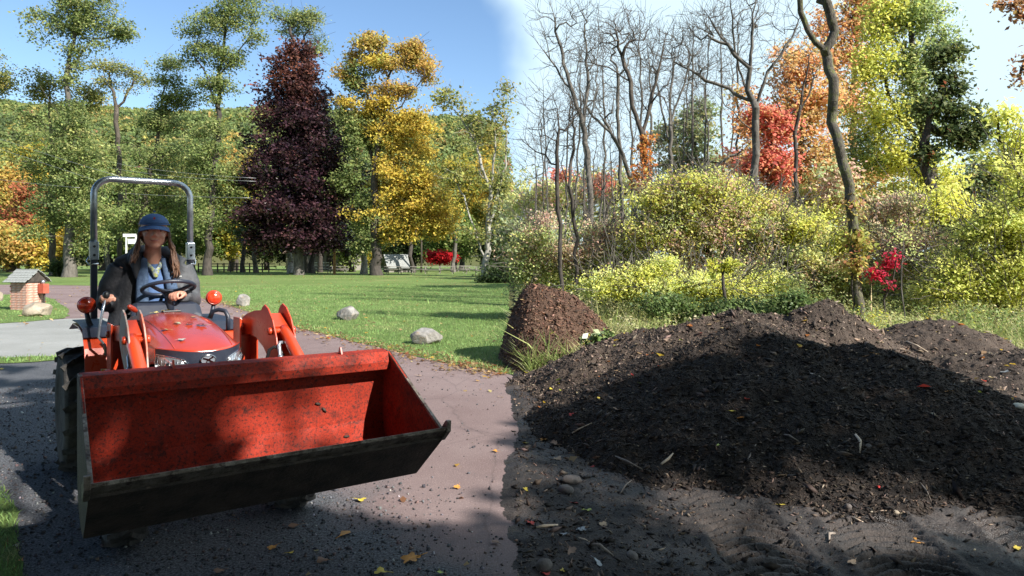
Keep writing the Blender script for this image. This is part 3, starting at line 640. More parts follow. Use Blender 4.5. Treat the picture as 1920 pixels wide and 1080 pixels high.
# ---- hood
def hood_pt(s, t):
    w = .245 + .03 * math.sin(t * 2.2); a = abs(s)
    x = math.copysign(a ** .85, s) * w - .02; y = .79 + .21 * a**2.6 * (1 - t) + 1.06 * t
    top = 1.065 + .155 * math.sin(min(1, t * 1.05) * math.pi / 2) ** .85 
    z = top - .07 * t * a**2 - .145 * t ** .6 * a**5 - .02 * (1 - t)**6 * (1 - a)
    return (x, y, z)
ns_, nt_ = 28, 22; m = MB(); vs = [hood_pt(-1 + 2 * i / ns_, (j / nt_) ** 1.3) for j in range(nt_ + 1) for i in range(ns_ + 1)]; W_ = ns_ + 1
m.add(vs, [(j * W_ + i, j * W_ + i + 1, (j + 1) * W_ + i + 1, (j + 1) * W_ + i) for j in range(nt_) for i in range(ns_)], True)
for sx in (-1, 1):                                                  # side panels
    e = [Vector(hood_pt(sx, (j / nt_) ** 1.3)) for j in range(nt_ + 1)]
    vs = [tuple(p) for p in e] + [(p.x + sx * .004, p.y, .98 - .12 * min(1, (p.y - .95) * 1.5)) for p in e]; k = len(e)
    m.add(vs, [(j, j + 1, k + j + 1, k + j) for j in range(k - 1)], True)
hood = m.build('hood', M_HOOD, T); sol = hood.modifiers.new('t', 'SOLIDIFY'); sol.thickness = .006
m = MB()
for sx in (-1, 1): m.tube([Vector(hood_pt(sx * .62, t)) + Vector((0, 0, .002)) for t in np.linspace(.02, 1, 12)], .0025, 6)
m.build('hood_crease', M_HOOD, hood)
def face(s, z, off=0.):
    a = abs(s); return (math.copysign(a ** .85, s) * (.245 + off * .5) - .02, .785 + .21 * a**2.6 - off + (1.05 - z) * .06, z)
m = MB(); n = 28; rows = [None, 1.0, .96, .90, .80, .70, .62]
vs = []
for z in rows:
    for i in range(n + 1):
        s = -1 + 2 * i / n; hp = hood_pt(s, 0)
        vs.append((hp[0], hp[1] - .004, hp[2] - .002) if z is None else face(s, z))
m.add(vs, [(j * (n + 1) + i, j * (n + 1) + i + 1, (j + 1) * (n + 1) + i + 1, (j + 1) * (n + 1) + i) for j in range(len(rows) - 1) for i in range(n)], True); grille = m.build('grille', M_BLACKP, T)
m = MB()
for k in range(9): m.tube([face(s, .93 - .03 * k, .006) for s in np.linspace(-.9, .9, 14)], .004, 5)
m.build('grille_bar', M_HOSE, grille)
for sx in (-1, 1):                                                   # headlights: slanted lens with chrome rim
    out = [(.34, .965), (.46, 1.005), (.62, 1.018), (.80, 1.025), (.97, 1.03), (.995, .985), (.98, .94), (.80, .93), (.60, .928), (.42, .938)]
    ring = [face(sx * s, z, .012) for s, z in out]; back = [face(sx * s, z, -.004) for s, z in out]; c = face(sx * .72, .975, .022); k = len(out); m = MB()
    m.add(ring + back + [c], [(i, (i + 1) % k, k + (i + 1) % k, k + i) for i in range(k)] + [(i, (i + 1) % k, 2 * k) for i in range(k)], True)
    h = m.build('headlight', M_GLASSY, T); m = MB(); m.tube(ring + [ring[0]], .0032, 6); m.build('headlight_rim', M_CHROME, h)
    m = MB(); m.ball(face(sx * .74, .965, .010), (.028, .02, .022)); m.build('bulb_reflector', M_CHROME, h)
    m = MB()
    for q in np.linspace(.5, .94, 7): m.tube([face(sx * q, .94, .022), face(sx * q, 1.005, .022)], .0008, 4)
    m.build('lens_rib', M_GALV, h)
em = Vector(face(0, .998, .012)); m = MB(); rg = [em + Vector((math.cos(t) * .042, 0, math.sin(t) * .028)) for t in np.linspace(0, 2 * math.pi, 25)]; m.tube(rg, .0035, 6, cap=False)
e_ = m.build('emblem', M_CHROME, T)
m = MB(); m.add([em + Vector((math.cos(t) * .040, .002, math.sin(t) * .026)) for t in np.linspace(0, 2 * math.pi, 24, endpoint=False)], [tuple(range(24))]); m.build('emblem_field', M_GREYP, e_)
m = MB()
for a_, b_, w_ in (((-.030, .012), (.006, -.001), .007), ((.028, .016), (-.004, -.001), .008), ((.028, -.017), (-.002, .001), .008), ((-.012, -.020), (-.006, -.002), .006)):
    m.bar(em + Vector((a_[0], -.002, a_[1])), em + Vector((b_[0], -.002, b_[1])), .003, w_)
m.build('emblem_strokes', M_CHROME, e_)
# ---- chassis, axle, floor
m = MB(); m.box((-.02, 1.35, .62), (.30, 1.2, .30)); m.box((-.02, 2.3, .55), (.36, .9, .34)); m.box((-.02, .84, .32), (.85, .12, .12)); m.box((-.02, 2.62, .5), (.7, .16, .18)); m.build('chassis', M_BLACKP, T, .01)
m = MB(); m.box((-.02, 1.95, .52), (.86, .55, .03)); m.box((-.42, 1.95, .44), (.05, .3, .16)); m.build('floor_platform', M_BLACKP, T, .006)
# ---- wheels
def wheel(rad, wid, cx, cy, nl, rimr):
    w = empty('wheel', (cx, cy, rad)); w.parent = T
    pr_ = [(rimr, -wid * .46), (rimr + .02, -wid * .5), (rad * .86, -wid * .5), (rad * .945, -wid * .42), (rad * .955, 0), (rad * .945, wid * .42), (rad * .86, wid * .5), (rimr + .02, wid * .5), (rimr, wid * .46)]
    mm = MB(); mm.lathe(pr_, (0, 0, 0), 'X', 44)
    for k in range(nl):
        for sd_ in (-1, 1):
            a0 = 2 * math.pi * (k + (.5 if sd_ > 0 else 0)) / nl; pts = []
            for q, (xx, da) in enumerate(((.02, .0), (.25, .13), (.52, .22))):
                t = a0 + da * 1.2 * (6 / nl * 2.4); rr_ = rad * (.975, .975, .90)[q]; pts.append((sd_ * wid * xx, math.cos(t) * rr_, math.sin(t) * rr_))
            for q in range(2):
                p0, p1 = Vector(pts[q]), Vector(pts[q + 1]); mm.bar(p0, p1, rad * .075, rad * .085)
    mm.build('tyre', M_RUBBER, w)
    mm = MB(); mm.lathe([(rimr + .004, -wid * .45), (rimr + .012, -wid * .40), (rimr - .02, -wid * .34), (rimr * .55, -wid * .1), (rimr * .3, -wid * .12), (.0, -wid * .16)], (0, 0, 0), 'X', 36); mm.lathe([(rimr + .004, wid * .45), (rimr - .02, wid * .34), (rimr * .55, wid * .2), (.0, wid * .2)], (0, 0, 0), 'X', 36)
    mm.build('rim', M_ORANGE, w); return w
wheel(.46, .27, -.475, 2.62, 16, .26); wheel(.46, .27, .50, 2.62, 16, .26); wheel(.29, .19, -.46, .84, 14, .16); wheel(.29, .19, .50, .84, 14, .16)
# ---- fenders: sheet bent over the wheel
for sx in (-1, 1):
    x0, x1 = (-.515, -.33) if sx < 0 else (.31, .53)
    prof = [(2.02, .60), (2.00, .80), (2.05, .97), (2.16, 1.07), (2.40, 1.10), (2.75, 1.10), (3.0, 1.04)]
    m = MB(); cl = shell(prof, -.008); m.prism(cl, x0, x1); f = m.build('fender', M_ORANGE, T, .002)
    xi = x1 if sx < 0 else x0
    m = MB(); m.prism([(2.02, .55), (1.99, .80), (2.04, .975), (2.16, 1.078), (2.40, 1.108), (2.75, 1.108), (3.0, 1.05), (3.0, .6)], xi - .006, xi + .006); m.build('fender_inner_panel', M_BLACKP, f)
    m = MB(); m.prism(shell([(2.10, 1.04), (2.18, 1.098), (2.42, 1.118), (2.80, 1.116)], .006), x0 + .002, x1 + .005); m.build('fender_cap', M_BLACKP, f)
    # red reflector lamp on a black arm
    lx, lz = (-.475, 1.262) if sx < 0 else (.405, 1.285); la = empty('turn_lamp', (lx, 2.28, lz)); la.parent = T; la.rotation_euler[2] = R(-8)
    m = MB(); m.lathe([(.0, -.034), (.030, -.030), (.050, -.016), (.058, .0), (.058, .02)], (0, 0, 0), 'Y', 26); m.build('lamp_lens', M_AMBER, la)
    m = MB(); m.lathe([(.060, .0), (.061, .03), (.045, .05), (.0, .055)], (0, 0, 0), 'Y', 26)
    for k in (.018, .034, .048): m.lathe([(k, -.036 + k * .38), (k + .002, -.038 + k * .38), (k + .004, -.035 + k * .38)], (0, 0, 0), 'Y', 26)
    m.build('lamp_housing', M_ORANGE, la)
    m = MB(); q = [(0, .02, -.05), (.012 * -sx, .02, -.12), (.05 * -sx, .02, -.22), (.09 * -sx, .02, -.30)]; m.tube(q, [.016, .018, .022, .024], 8); m.build('lamp_arm', M_BLACKP, la)
m = MB(); m.box((-.385, 1.985, .775), (.075, .006, .11)); d = m.build('warning_decal', M_WHITE, T)
m = MB(); m.box((-.41, 1.981, .775), (.012, .004, .095)); m.box((-.385, 1.981, .822), (.068, .004, .012)); m.build('decal_border', M_YEL, d)
m = MB()
for k in range(5): m.box((-.378, 1.981, .80 - k * .016), (.040, .004, .008))
m.build('decal_text', M_GREYP, d)
# ---- dashboard, steering
m = MB(); sec = lambda y, w, z0, z1: [(-.02 - w, y, z0), (-.02 - w * .86, y, z1 - .02), (-.02 - w * .72, y, z1), (-.02 + w * .72, y, z1), (-.02 + w * .86, y, z1 - .02), (-.02 + w, y, z0)]
A1, A2, A3 = sec(1.84, .27, .7, 1.20), sec(1.90, .265, .7, 1.275), sec(2.04, .24, .7, 1.29)
m.add(A1 + A2 + A3, [(0, 5, 4, 3, 2, 1), (12, 13, 14, 15, 16, 17)] + [(i, i + 1, 7 + i, 6 + i) for i in range(5)] + [(6 + i, 7 + i, 13 + i, 12 + i) for i in range(5)] + [(0, 6, 11, 5), (6, 12, 17, 11)]); m.build('dashboard', M_BLACKP, T, .012)
m = MB(); m.box((-.01, 1.80, 1.225), (.12, .06, .014)); m.build('hood_latch', M_HOSE, T, .004)
SW = empty('steering_wheel', (.0, 1.93, 1.385)); SW.parent = T; SW.rotation_euler = (R(-19), 0, R(2))
m = MB(); m.tube([(math.cos(t) * .172, math.sin(t) * .172, 0) for t in np.linspace(0, 2 * math.pi, 41)], .0145, 10, cap=False); m.build('wheel_rim', M_BLACKP, SW)
for t in (90, 212, -32):
    m = MB(); a = R(t); m.tube([(0, 0, -.035), (math.cos(a) * .09, math.sin(a) * .09, -.025), (math.cos(a) * .168, math.sin(a) * .168, 0)], [.020, .015, .012], 8); m.build('spoke', M_BLACKP, SW)
m = MB(); m.lathe([(.0, -.01), (.035, -.015), (.042, -.04), (.03, -.06), (.022, -.2), (.0, -.2)], (0, 0, 0), 'Z', 20); m.build('steering_column', M_BLACKP, SW)
# ---- levers
m = MB(); m.tube([(-.275, 1.68, 1.12), (-.262, 1.58, 1.24)], .007, 8); l = m.build('throttle_lever', M_HOSE, T)
m = MB(); m.tube([(-.262, 1.60, 1.245), (-.285, 1.575, 1.265), (-.315, 1.55, 1.285), (-.325, 1.543, 1.29)], [.011, .018, .016, .006], 10); m.build('lever_grip', M_ORANGE, l)
m = MB(); m.tube([(-.40, 1.93, .93), (-.405, 1.93, 1.0), (-.445, 1.93, 1.06), (-.425, 1.935, 1.2), (-.398, 1.94, 1.335)], .009, 8); jl = m.build('loader_joystick', M_GALV, T)
m = MB(); m.ball((-.395, 1.94, 1.345), (.022, .022, .03)); m.build('joystick_knob', M_HOSE, jl)
m = MB(); m.tube([(-.37, 1.95, 1.10), (-.34, 1.93, 1.0), (-.30, 1.9, .95), (-.25, 1.88, .9)], .014, 8); m.build('lever_guide', M_BLACKP, T)
m = MB(); pth = [(.33, 2.1, 1.14), (.34, 2.08, 1.19), (.38, 2.05, 1.205), (.415, 2.0, 1.195), (.43, 1.98, 1.15), (.43, 1.98, 1.05)]; m.tube(pth, .017, 10); m.build('grab_handle', M_BLACKP, T)
# ---- seat
m = MB(); m.box((-.03, 2.42, .93), (.46, .44, .10)); m.build('seat', M_BLACKP, T, .03); m = MB(); m.box((-.03, 2.68, 1.12), (.42, .10, .38), (R(-10), 0, 0)); m.build('seat_back', M_BLACKP, T, .03)
# ---- roll bar
RO = empty('roll_bar', (.025, 3.0, 0)); RO.parent = T; h, ra, zt = .368, .135, 2.262
pts = [(-h, 0, 1.63)] + [(-h, 0, zt - ra)] + [(-h + ra - ra * math.cos(t), 0, zt - ra + ra * math.sin(t)) for t in np.linspace(.2, math.pi / 2, 7)] + [(h - ra + ra * math.sin(t), 0, zt - ra + ra * math.cos(t)) for t in np.linspace(0, math.pi / 2 - .2, 7)] + [(h, 0, zt - ra), (h, 0, 1.63)]
m = MB(); m.tube(pts, .026, 12); m.build('hoop', M_GALV, RO)
for sx in (-1, 1):
    m = MB(); m.box((sx * h, 0, 1.22), (.048, .055, .86)); p = m.build('post', M_BLACKP, RO, .006)
    m = MB(); m.box((sx * h, -.002, 1.665), (.066, .066, .15)); p = m.build('hinge_sleeve', M_GALV, RO, .005)
    for z in (1.63, 1.70): m = MB(); m.lathe([(0, -.045), (.010, -.044), (.010, -.03)], (sx * h, 0, z), 'Y', 8); m.build('bolt', M_HOSE, p)
    m = MB(); m.tube([(sx * h + .03 * sx, .0, 1.62), (sx * h + .05 * sx, .02, 1.58), (sx * h + .035 * sx, -.03, 1.55), (sx * h - .03 * sx, -.035, 1.56)], .006, 6); m.build('hitch_pin', M_CHROME, p)
m = MB()
for k in range(4): m.lathe([(.030, -.006), (.036, 0), (.030, .006)], (h, 0, 1.585 - k * .015), 'Z', 16)
m.build('strap_coil', M_BLACKP, RO)
# ---- loader
for sx, xi, xo in ((-1, -.315, -.405), (1, .455, .575)):
    xc = (xi + xo) / 2; AR = empty('loader_arm', (0, 0, 0)); AR.parent = T
    knee = [(1.70, 1.165), (1.58, 1.20), (1.42, 1.232), (1.27, 1.243), (1.235, 1.272), (1.20, 1.285), (1.13, 1.262), (1.04, 1.19), (.97, 1.08), (.93, .95), (.80, .78), (.95, .74), (1.08, .90), (1.22, .99), (1.38, 1.045), (1.52, 1.055), (1.70, 1.03)]
    m = MB(); m.prism(knee, xi - .005, xi + .005); m.build('inner_knee_plate', M_GLARE if sx < 0 else M_ORANGE, AR, .002)
    m = MB(); m.prism([(1.32, 1.10)] + [(a - .01, b + .004) for a, b in knee[3:14]], xo - .005, xo + .005); m.build('outer_knee_plate', M_GLARE if sx < 0 else M_ORANGE, AR, .002)
    m = MB(); m.bar((xc, 1.70, 1.10), (xc, 1.22, 1.14), .07, .10); m.bar((xc, 1.12, 1.0), (xc, .10, .50), .07, .10); m.box((xc, 1.17, 1.10), (abs(xo - xi) - .012, .16, .20), (R(30), 0, 0)); m.build('boom', M_ORANGE, AR, .006)
    m = MB(); xp = [(0, -.02), (.024, -.018), (.026, 0), (.018, .004), (.018, abs(xo - xi) + .02), (.026, abs(xo - xi) + .022), (.026, abs(xo - xi) + .04), (0, abs(xo - xi) + .042)]
    m.lathe([(a, b) for a, b in xp], (min(xi, xo) - .01, 1.05, 1.115), 'X', 16); m.build('pivot_pin', M_ORANGE, AR); m = MB(); m.lathe(xp, (min(xi, xo) - .01, 1.665, 1.10), 'X', 16); m.build('pivot_pin', M_ORANGE, AR)
    m = MB(); m.tube([(xc + .02 * sx, 1.06, 1.135), (xc + .02 * sx, 1.02, 1.10), (xc + .02 * sx, .52, .80)], [.030, .039, .039], 16); cy = m.build('tilt_cylinder', M_ORANGE, AR)
    m = MB(); m.tube([(xc + .02 * sx, .53, .805), (xc + .02 * sx, .22, .66)], .018, 12); m.build('piston_rod', M_CHROME, cy)
    m = MB(); m.bar((xc, .30, .70), (xc, .14, .88), .03, .05); m.build('bucket_link', M_ORANGE, AR, .003)
    m = MB(); m.tube([(xc - .035 * sx, 1.45, .66), (xc - .035 * sx, .98, .80)], .032, 14); lc = m.build('lift_cylinder', M_ORANGE, AR)
    m = MB(); m.tube([(xc - .035 * sx, 1.0, .795), (xc - .035 * sx, .80, .845)], .016, 12); m.build('piston_rod', M_CHROME, lc)
    # hydraulic fitting beside the cylinder
    fx = xi + .03 * (1 if sx > 0 else 1) ; 
    m = MB(); m.tube([(xc + .02 * sx, .98, 1.045), (xc - .045, .96, 1.045), (xc - .052, .95, 1.03), (xc - .055, .92, .96), (xc - .06, .88, .88)], [.012, .012, .014, .011, .011], 10)
    m.tube([(xc - .056, .915, .97), (xc - .057, .90, .94)], .017, 6); m.build('hose_fitting', M_GALV, AR)
    m = MB(); m.tube([(xc - .058, .90, .93), (xc - .06, .86, .84), (xc - .05, .84, .74), (xc - .02, .9, .66)], .013, 8); m.build('hydraulic_hose', M_HOSE, AR)
    # mast
    mx_ = xi - .0 if sx > 0 else xi; m = MB()
    for dx in (-.052, .052): m.prism([(1.58, .45), (1.58, 1.17), (1.74, 1.17), (1.76, .45)], (xi + xo) / 2 + dx * (1 if sx < 0 else 1.15) - .006 - (.05 if sx > 0 else 0), (xi + xo) / 2 + dx * (1 if sx < 0 else 1.15) + .006 - (.05 if sx > 0 else 0))
    m.box((xc - (.05 if sx > 0 else 0), 1.735, .80), (.11, .02, .70)); m.bar((xc, 1.5, .62), (0, 1.45, .5), .1, .1); m.build('mast', M_ORANGE, AR, .003)
m = MB(); m.tube([(.40, 1.02, .80), (.395, .99, .93), (.41, .98, 1.0), (.44, .97, 1.02), (.47, .95, 1.0), (.50, .93, .93), (.52, .90, .84), (.52, .88, .75)], .011, 10); m.build('hydraulic_hose', M_HOSE, T)
m = MB(); m.tube([(-.36, 1.55, .80), (-.33, 1.40, .86), (-.28, 1.2, .85), (-.27, 1.1, .7)], .012, 8); m.build('hydraulic_hose', M_HOSE, T)
m = MB(); m.bar((-.385, 1.5, .86), (-.44, 1.62, .86), .03, .03); m.lathe([(0, 0), (.022, 0), (.022, .05), (0, .05)], (-.45, 1.55, .86), 'X', 14); m.build('valve_fitting', M_ORANGE, T)
m = MB(); m.bar((.30, 1.0, .74), (.44, .98, .92), .03, .06); m.bar((-.3, .9, .72), (.3, .9, .72), .06, .06); m.build('front_guard', M_ORANGE, T, .004)
# fallen leaves lying on the hood
lr = random.Random(4)
def one_leaf(name, size, col, seed, lobes=5, mat=None):
    r_ = random.Random(seed); n = lobes * 4; vs = [(0, 0, .004)]
    for j in range(n):
        t = 2 * math.pi * j / n; q = (.55 + .45 * abs(math.cos(t * lobes / 2))) * size * .5 * (1 + r_.uniform(-.12, .12)); vs.append((math.cos(t) * q, math.sin(t) * q * .8, .05 * size * math.sin(t * 2 + seed) + r_.uniform(0, .08) * size))
    mm = MB(); mm.add(vs, [(0, 1 + j, 1 + (j + 1) % n) for j in range(n)], True); mm.tube([(size * .3, 0, .004), (size * .85, size * .05, .004)], size * .018, 4)
    me = mm.mesh(name); o = link(name, me, mat or pm('leaf_' + str(seed), col, tuple(c * .6 for c in col), 30, .6)); return o
HL = [(-.18, .35, (.40, .33, .17), .06), (.0, .42, (.30, .22, .12), .06), (.08, .62, (.38, .22, .1), .05), (-.12, .14, (.33, .3, .28), .05), (-.06, .46, (.30, .30, .2), .055), (.06, .38, (.33, .31, .27), .075), (-.02, .97, (.62, .45, .06), .07), (.03, .95, (.5, .1, .05), .05), (-.1, .93, (.5, .4, .15), .05)]
for k, (s, t, c, z) in enumerate(HL):
    hp = Vector(hood_pt(s * 3, t)); wl = T.matrix_basis @ (hp + Vector((0, 0, .009))); o = one_leaf('fallen_leaf', z, c, 200 + k); o.location = wl; o.rotation_euler = (R(-8), R(5), k * 1.3)
    tag(o, ('long pale leaf at the left shoulder of the hood', 'brown leaf on top of the hood centre', 'reddish leaf beside the hood highlight', 'small grey leaf low on the front of the hood', 'grey green leaf on the left half of the hood', 'large grey leaf on the right half of the hood', 'yellow leaf stuck at the back edge of the hood', 'red leaf at the back edge of the hood', 'curled tan leaf at the back left of the hood')[k], 'leaf', 'leaves lying on the hood')
# ================================================================== THE DRIVER (same local frame as the tractor)
M_SKIN = pm('skin', (.50, .27, .19), (.44, .20, .14), 14, .5, bump=.15, bscale=90)
M_JACK = pm('charcoal_jacket', (.009, .010, .014), (.017, .018, .023), 18, .75, bump=.5, bscale=14, dist=.03)
M_JACKG = pm('grey_shell_fabric', (.045, .048, .055), (.07, .073, .08), 18, .7, bump=.4, bscale=14, dist=.03)
M_DENIM = pm('denim', (.030, .055, .11), (.06, .10, .17), 60, .85, bump=.3, bscale=200)
M_SHIRT = pm('blue_shirt', (.05, .10, .22), (.07, .13, .27), 20, .8, bump=.3, bscale=20)
M_JEAN = pm('dark_jeans', (.022, .030, .048), (.04, .05, .075), 40, .85, bump=.3, bscale=25)
M_KHAKI = pm('olive_trousers', (.10, .105, .09), (.14, .14, .12), 30, .85, bump=.4, bscale=16, dist=.03)
M_CAP = pm('blue_cap_cloth', (.045, .10, .24), (.065, .13, .29), 40, .8, bump=.2, bscale=160)
M_HAIR = pm('brown_hair', (.06, .028, .016), (.19, .10, .058), 30, .45, bump=.9, bscale=50, stretch=(3, 3, .15), dist=.01)
M_EYE = pm('eye', (.03, .02, .018), None, rough=.2); M_LIP = pm('lip', (.30, .10, .08), None, rough=.5); M_BOOT = pm('boot', (.03, .024, .02), None, rough=.6)
M_RED = pm('red_thread', (.5, .03, .02), None, rough=.6); M_SCARF = pm('patterned_scarf', (.5, .55, .6), (.02, .05, .09), 26, .8, c3=(.30, .32, .10), s3=30, lo3=.5, hi3=.55)
Dv = empty('person', (-1.316, 3.53, 0), R(37.9), 'woman in blue cap and dark jacket driving the tractor, long brown hair over one shoulder', 'person')
HX, HY, HZ = -.06, 2.12, 1.80
# body: one continuous skin (head, neck, trunk, arms, hands)
m = MB(); HM = Matrix.Translation((HX, HY, HZ)) @ Matrix.Rotation(R(-10), 4, 'Z') @ Matrix.Rotation(R(3), 4, 'X') @ Matrix.Scale(1.10, 4)
def hb(c, r): m.ball(c, r, 18, 12, M=HM)
hb((0, .01, .03), (.080, .098, .090)); hb((0, -.03, -.035), (.066, .066, .075)); hb((0, -.052, -.085), (.036, .036, .030)); hb((0, -.02, .0), (.074, .08, .08))
hb((-.038, -.062, -.026), (.026, .026, .026)); hb((.038, -.062, -.026), (.026, .026, .026))      # cheeks
m.tube([HM @ Vector((0, -.088, .012)), HM @ Vector((0, -.104, -.014)), HM @ Vector((0, -.110, -.024))], [.009, .013, .014], 10); hb((-.014, -.095, -.026), (.009, .010, .008)); hb((.014, -.095, -.026), (.009, .010, .008))
hb((0, -.085, -.052), (.026, .012, .009)); hb((0, -.082, -.062), (.022, .012, .008)); hb((0, -.088, .028), (.045, .012, .010))
for sx in (-1, 1): hb((sx * .078, .01, -.005), (.010, .022, .030))
m.tube([(-.06, 2.16, 1.76), (-.058, 2.20, 1.66), (-.055, 2.24, 1.56), (-.05, 2.27, 1.46)], [.056, .060, .072, .10], 14)
m.tube([(-.05, 2.27, 1.50), (-.04, 2.30, 1.3), (-.03, 2.36, 1.02)], [.10, .11, .11], 12)
AL = [(-.22, 2.27, 1.53), (-.335, 2.34, 1.26), (-.39, 2.03, 1.30)]; AR_ = [(.14, 2.28, 1.53), (.22, 2.24, 1.27), (.085, 1.90, 1.34)]
for A_ in (AL, AR_):
    m.tube([(-.04, 2.28, 1.50), A_[0]], [.06, .06], 10); m.tube(A_, [.05, .042, .026], 12)
def hand(wrist, fwd, up, side, sgn, curl):
    """palm, four unequal fingers curled round a grip and a thumb from the side of the palm"""
    w = Vector(wrist); f = Vector(fwd).normalized(); u = Vector(up).normalized(); s = f.cross(u).normalized() * sgn
    pc = w + f * .045
    for k in (-.026, -.009, .009, .026): m.tube([w + s * k * .6, w + f * .04 + s * k, w + f * .078 + s * k * 1.1], [.019, .018, .014], 8)
    for k, (o_, L_) in enumerate(((-.033, .060), (-.011, .072), (.011, .068), (.032, .052))):
        a = w + f * .078 + s * o_; d = f; q = [a]
        for j in range(3):
            d = (Matrix.Rotation(-curl * (1, 1.3, 1.1)[j], 3, s * sgn) @ d).normalized(); q.append(q[-1] + d * L_ * (.45, .32, .24)[j])
        m.tube(q, [.0115, .011, .010, .0085], 8); m.ball(q[-1], .0085, 8, 5)
    t0 = w + f * .022 - s * .026; t1 = t0 - s * .026 + f * .024 - u * .012; t2 = t1 + f * .026 - u * .026 + s * .010; m.tube([t0, t1, t2], [.015, .013, .010], 8); m.ball(t2, .010, 8, 5)
hand((-.392, 2.03, 1.305), (.03, -1, .50), (-.1, .35, 1), None, 1, R(58))
hand((.085, 1.90, 1.34), (-.75, -.62, .14), (0, .2, 1), None, 1, R(40))
body = m.remesh('body', M_SKIN, Dv, .0062, 3)
hd = empty('face', (0, 0, 0)); bpy.data.objects.remove(hd)
for sx in (-1, 1):
    m = MB(); m.ball((sx * .031, -.0835, .008), (.0125, .006, .0055), M=HM); m.build('eye', M_EYE, body)
    m = MB(); m.tube([HM @ Vector((sx * .014, -.099, .024)), HM @ Vector((sx * .032, -.098, .029)), HM @ Vector((sx * .05, -.088, .024))], [.003, .0042, .002], 6); m.build('eyebrow', M_HAIR, body)
m = MB(); m.tube([HM @ Vector((-.028, -.086, -.050)), HM @ Vector((-.012, -.0985, -.0565)), HM @ Vector((.0, -.1, -.0575)), HM @ Vector((.012, -.0985, -.0565)), HM @ Vector((.028, -.086, -.050))], [.002, .005, .0055, .005, .002], 8); m.build('mouth', M_LIP, body)
# cap
m = MB(); m.ball((0, .012, .052), (.090, .108, .072), 22, 14, M=HM); cp = m.mesh('cap'); bm = bmesh.new(); bm.from_mesh(cp); inv = HM.inverted()
bmesh.ops.delete(bm, geom=[v for v in bm.verts if (inv @ v.co).z < .036 ], context='VERTS'); bm.to_mesh(cp); bm.free(); cap = link('cap', cp, M_CAP, Dv); so = cap.modifiers.new('t', 'SOLIDIFY'); so.thickness = .004
m = MB(); vs = []; n = 16
for j in range(6):
    for i in range(n + 1):
        t = math.pi * (1 + i / n); rr_ = 1 + .62 * j / 5 * max(0, math.sin((i / n) * math.pi)) ** .8
        x = math.cos(t) * .094 * (1 + .04 * j / 5); y = .012 + math.sin(t) * .108 * rr_; vs.append(HM @ Vector((x, y, .048 - .016 * j / 5 * 1.6 - .020 * (abs(x) / .09) ** 2)))
m.add(vs, [(j * (n + 1) + i, j * (n + 1) + i + 1, (j + 1) * (n + 1) + i + 1, (j + 1) * (n + 1) + i) for j in range(5) for i in range(n)], True); br = m.build('cap_brim', M_CAP, cap); so = br.modifiers.new('t', 'SOLIDIFY'); so.thickness = .004
m = MB(); m.tube([HM @ Vector((math.cos(t) * .0965, .012 + math.sin(t) * .1135, .050)) for t in np.linspace(0, 2 * math.pi, 30)], .0035, 6, cap=False); m.ball((0, .012, .137), .007, M=HM); m.build('cap_band', M_CAP, cap)
m = MB(); ec = Vector((0, -.088, .092)); m.add([HM @ (ec + Vector((math.cos(R(90 + 36 * k)) * (.011 if k % 2 == 0 else .005), -.004 , math.sin(R(90 + 36 * k)) * (.011 if k % 2 == 0 else .005)))) for k in range(10)], [tuple(range(10))]); m.build('cap_star', M_RED, cap)
# hair: back mass and locks falling on the shoulders
hr = random.Random(8); m = MB()
m.ball((0, .045, -.01), (.092, .080, .10), M=HM)
for k in range(96):
    sx = 1 if k % 3 else -1; a = hr.uniform(.0, .9); x0 = sx * (.080 + .010 * hr.random()); y0 = .055 - .085 * a; ln = (.30 if sx > 0 else .20) * hr.uniform(.75, 1.05)
    p0 = HM @ Vector((x0, y0, .03)); p1 = HM @ Vector((x0 * 1.12, y0 - .005, -.06)); p2 = p1 + Vector((sx * .02 + hr.uniform(-.01, .015), -.01, -.09)); p3 = p2 + Vector((sx * .008 + hr.uniform(-.02, .02), -.035 * a, -(ln - .15)))
    wv = Vector((hr.uniform(-.014, .014), hr.uniform(-.012, .012), 0)); m.tube([p0, p1, (p1 + p2) / 2 + wv, p2, (p2 + p3) / 2 - wv, p3, p3 + Vector((-.01, 0, -.03))], [.004, .006, .0065, .0065, .006, .005, .0015], 6)
m.build('hair', M_HAIR, Dv)
# blue shirt, denim shirt, scarf
m = MB(); m.tube([(-.055, 2.235, 1.565), (-.05, 2.22, 1.45), (-.04, 2.22, 1.3), (-.03, 2.26, 1.05)], [.062, .115, .125, .13], 20); m.remesh('shirt', M_SHIRT, Dv, .012, 4)
m = MB()
for sx in (-1, 1):
    for j in range(2):
        m.tube([(-.055 + sx * .065, 2.17, 1.60), (-.052 + sx * (.075 + .022 * j), 2.115 + .01 * j, 1.50), (-.045 + sx * (.085 + .03 * j), 2.085 + .01 * j, 1.38), (-.04 + sx * (.090 + .03 * j), 2.085 + .02 * j, 1.2), (-.04 + sx * .09, 2.12, 1.05)], [.024, .028, .028, .03, .03], 10)
m.tube([(-.055 - .07, 2.20, 1.60), (-.055, 2.27, 1.63), (-.055 + .07, 2.20, 1.60)], .022, 8); dn = m.remesh('denim_shirt', M_DENIM, Dv, .009, 3)
m = MB()
for z in (1.50, 1.42, 1.34, 1.26): m.lathe([(0, -.004), (.006, -.003), (.006, .003)], (.052, 2.057, z), 'Y', 10)
m.build('button', M_CHROME, dn)
m = MB(); m.tube([(-.055 - .055, 2.18, 1.585), (-.055 - .030, 2.125, 1.535), (-.055, 2.10, 1.50), (-.055 + .030, 2.125, 1.535), (-.055 + .055, 2.18, 1.585)], [.010, .016, .022, .016, .010], 10); m.tube([(-.055, 2.10, 1.51), (-.055, 2.095, 1.46)], [.03, .016], 10); m.remesh('scarf', M_SCARF, Dv, .006, 2)
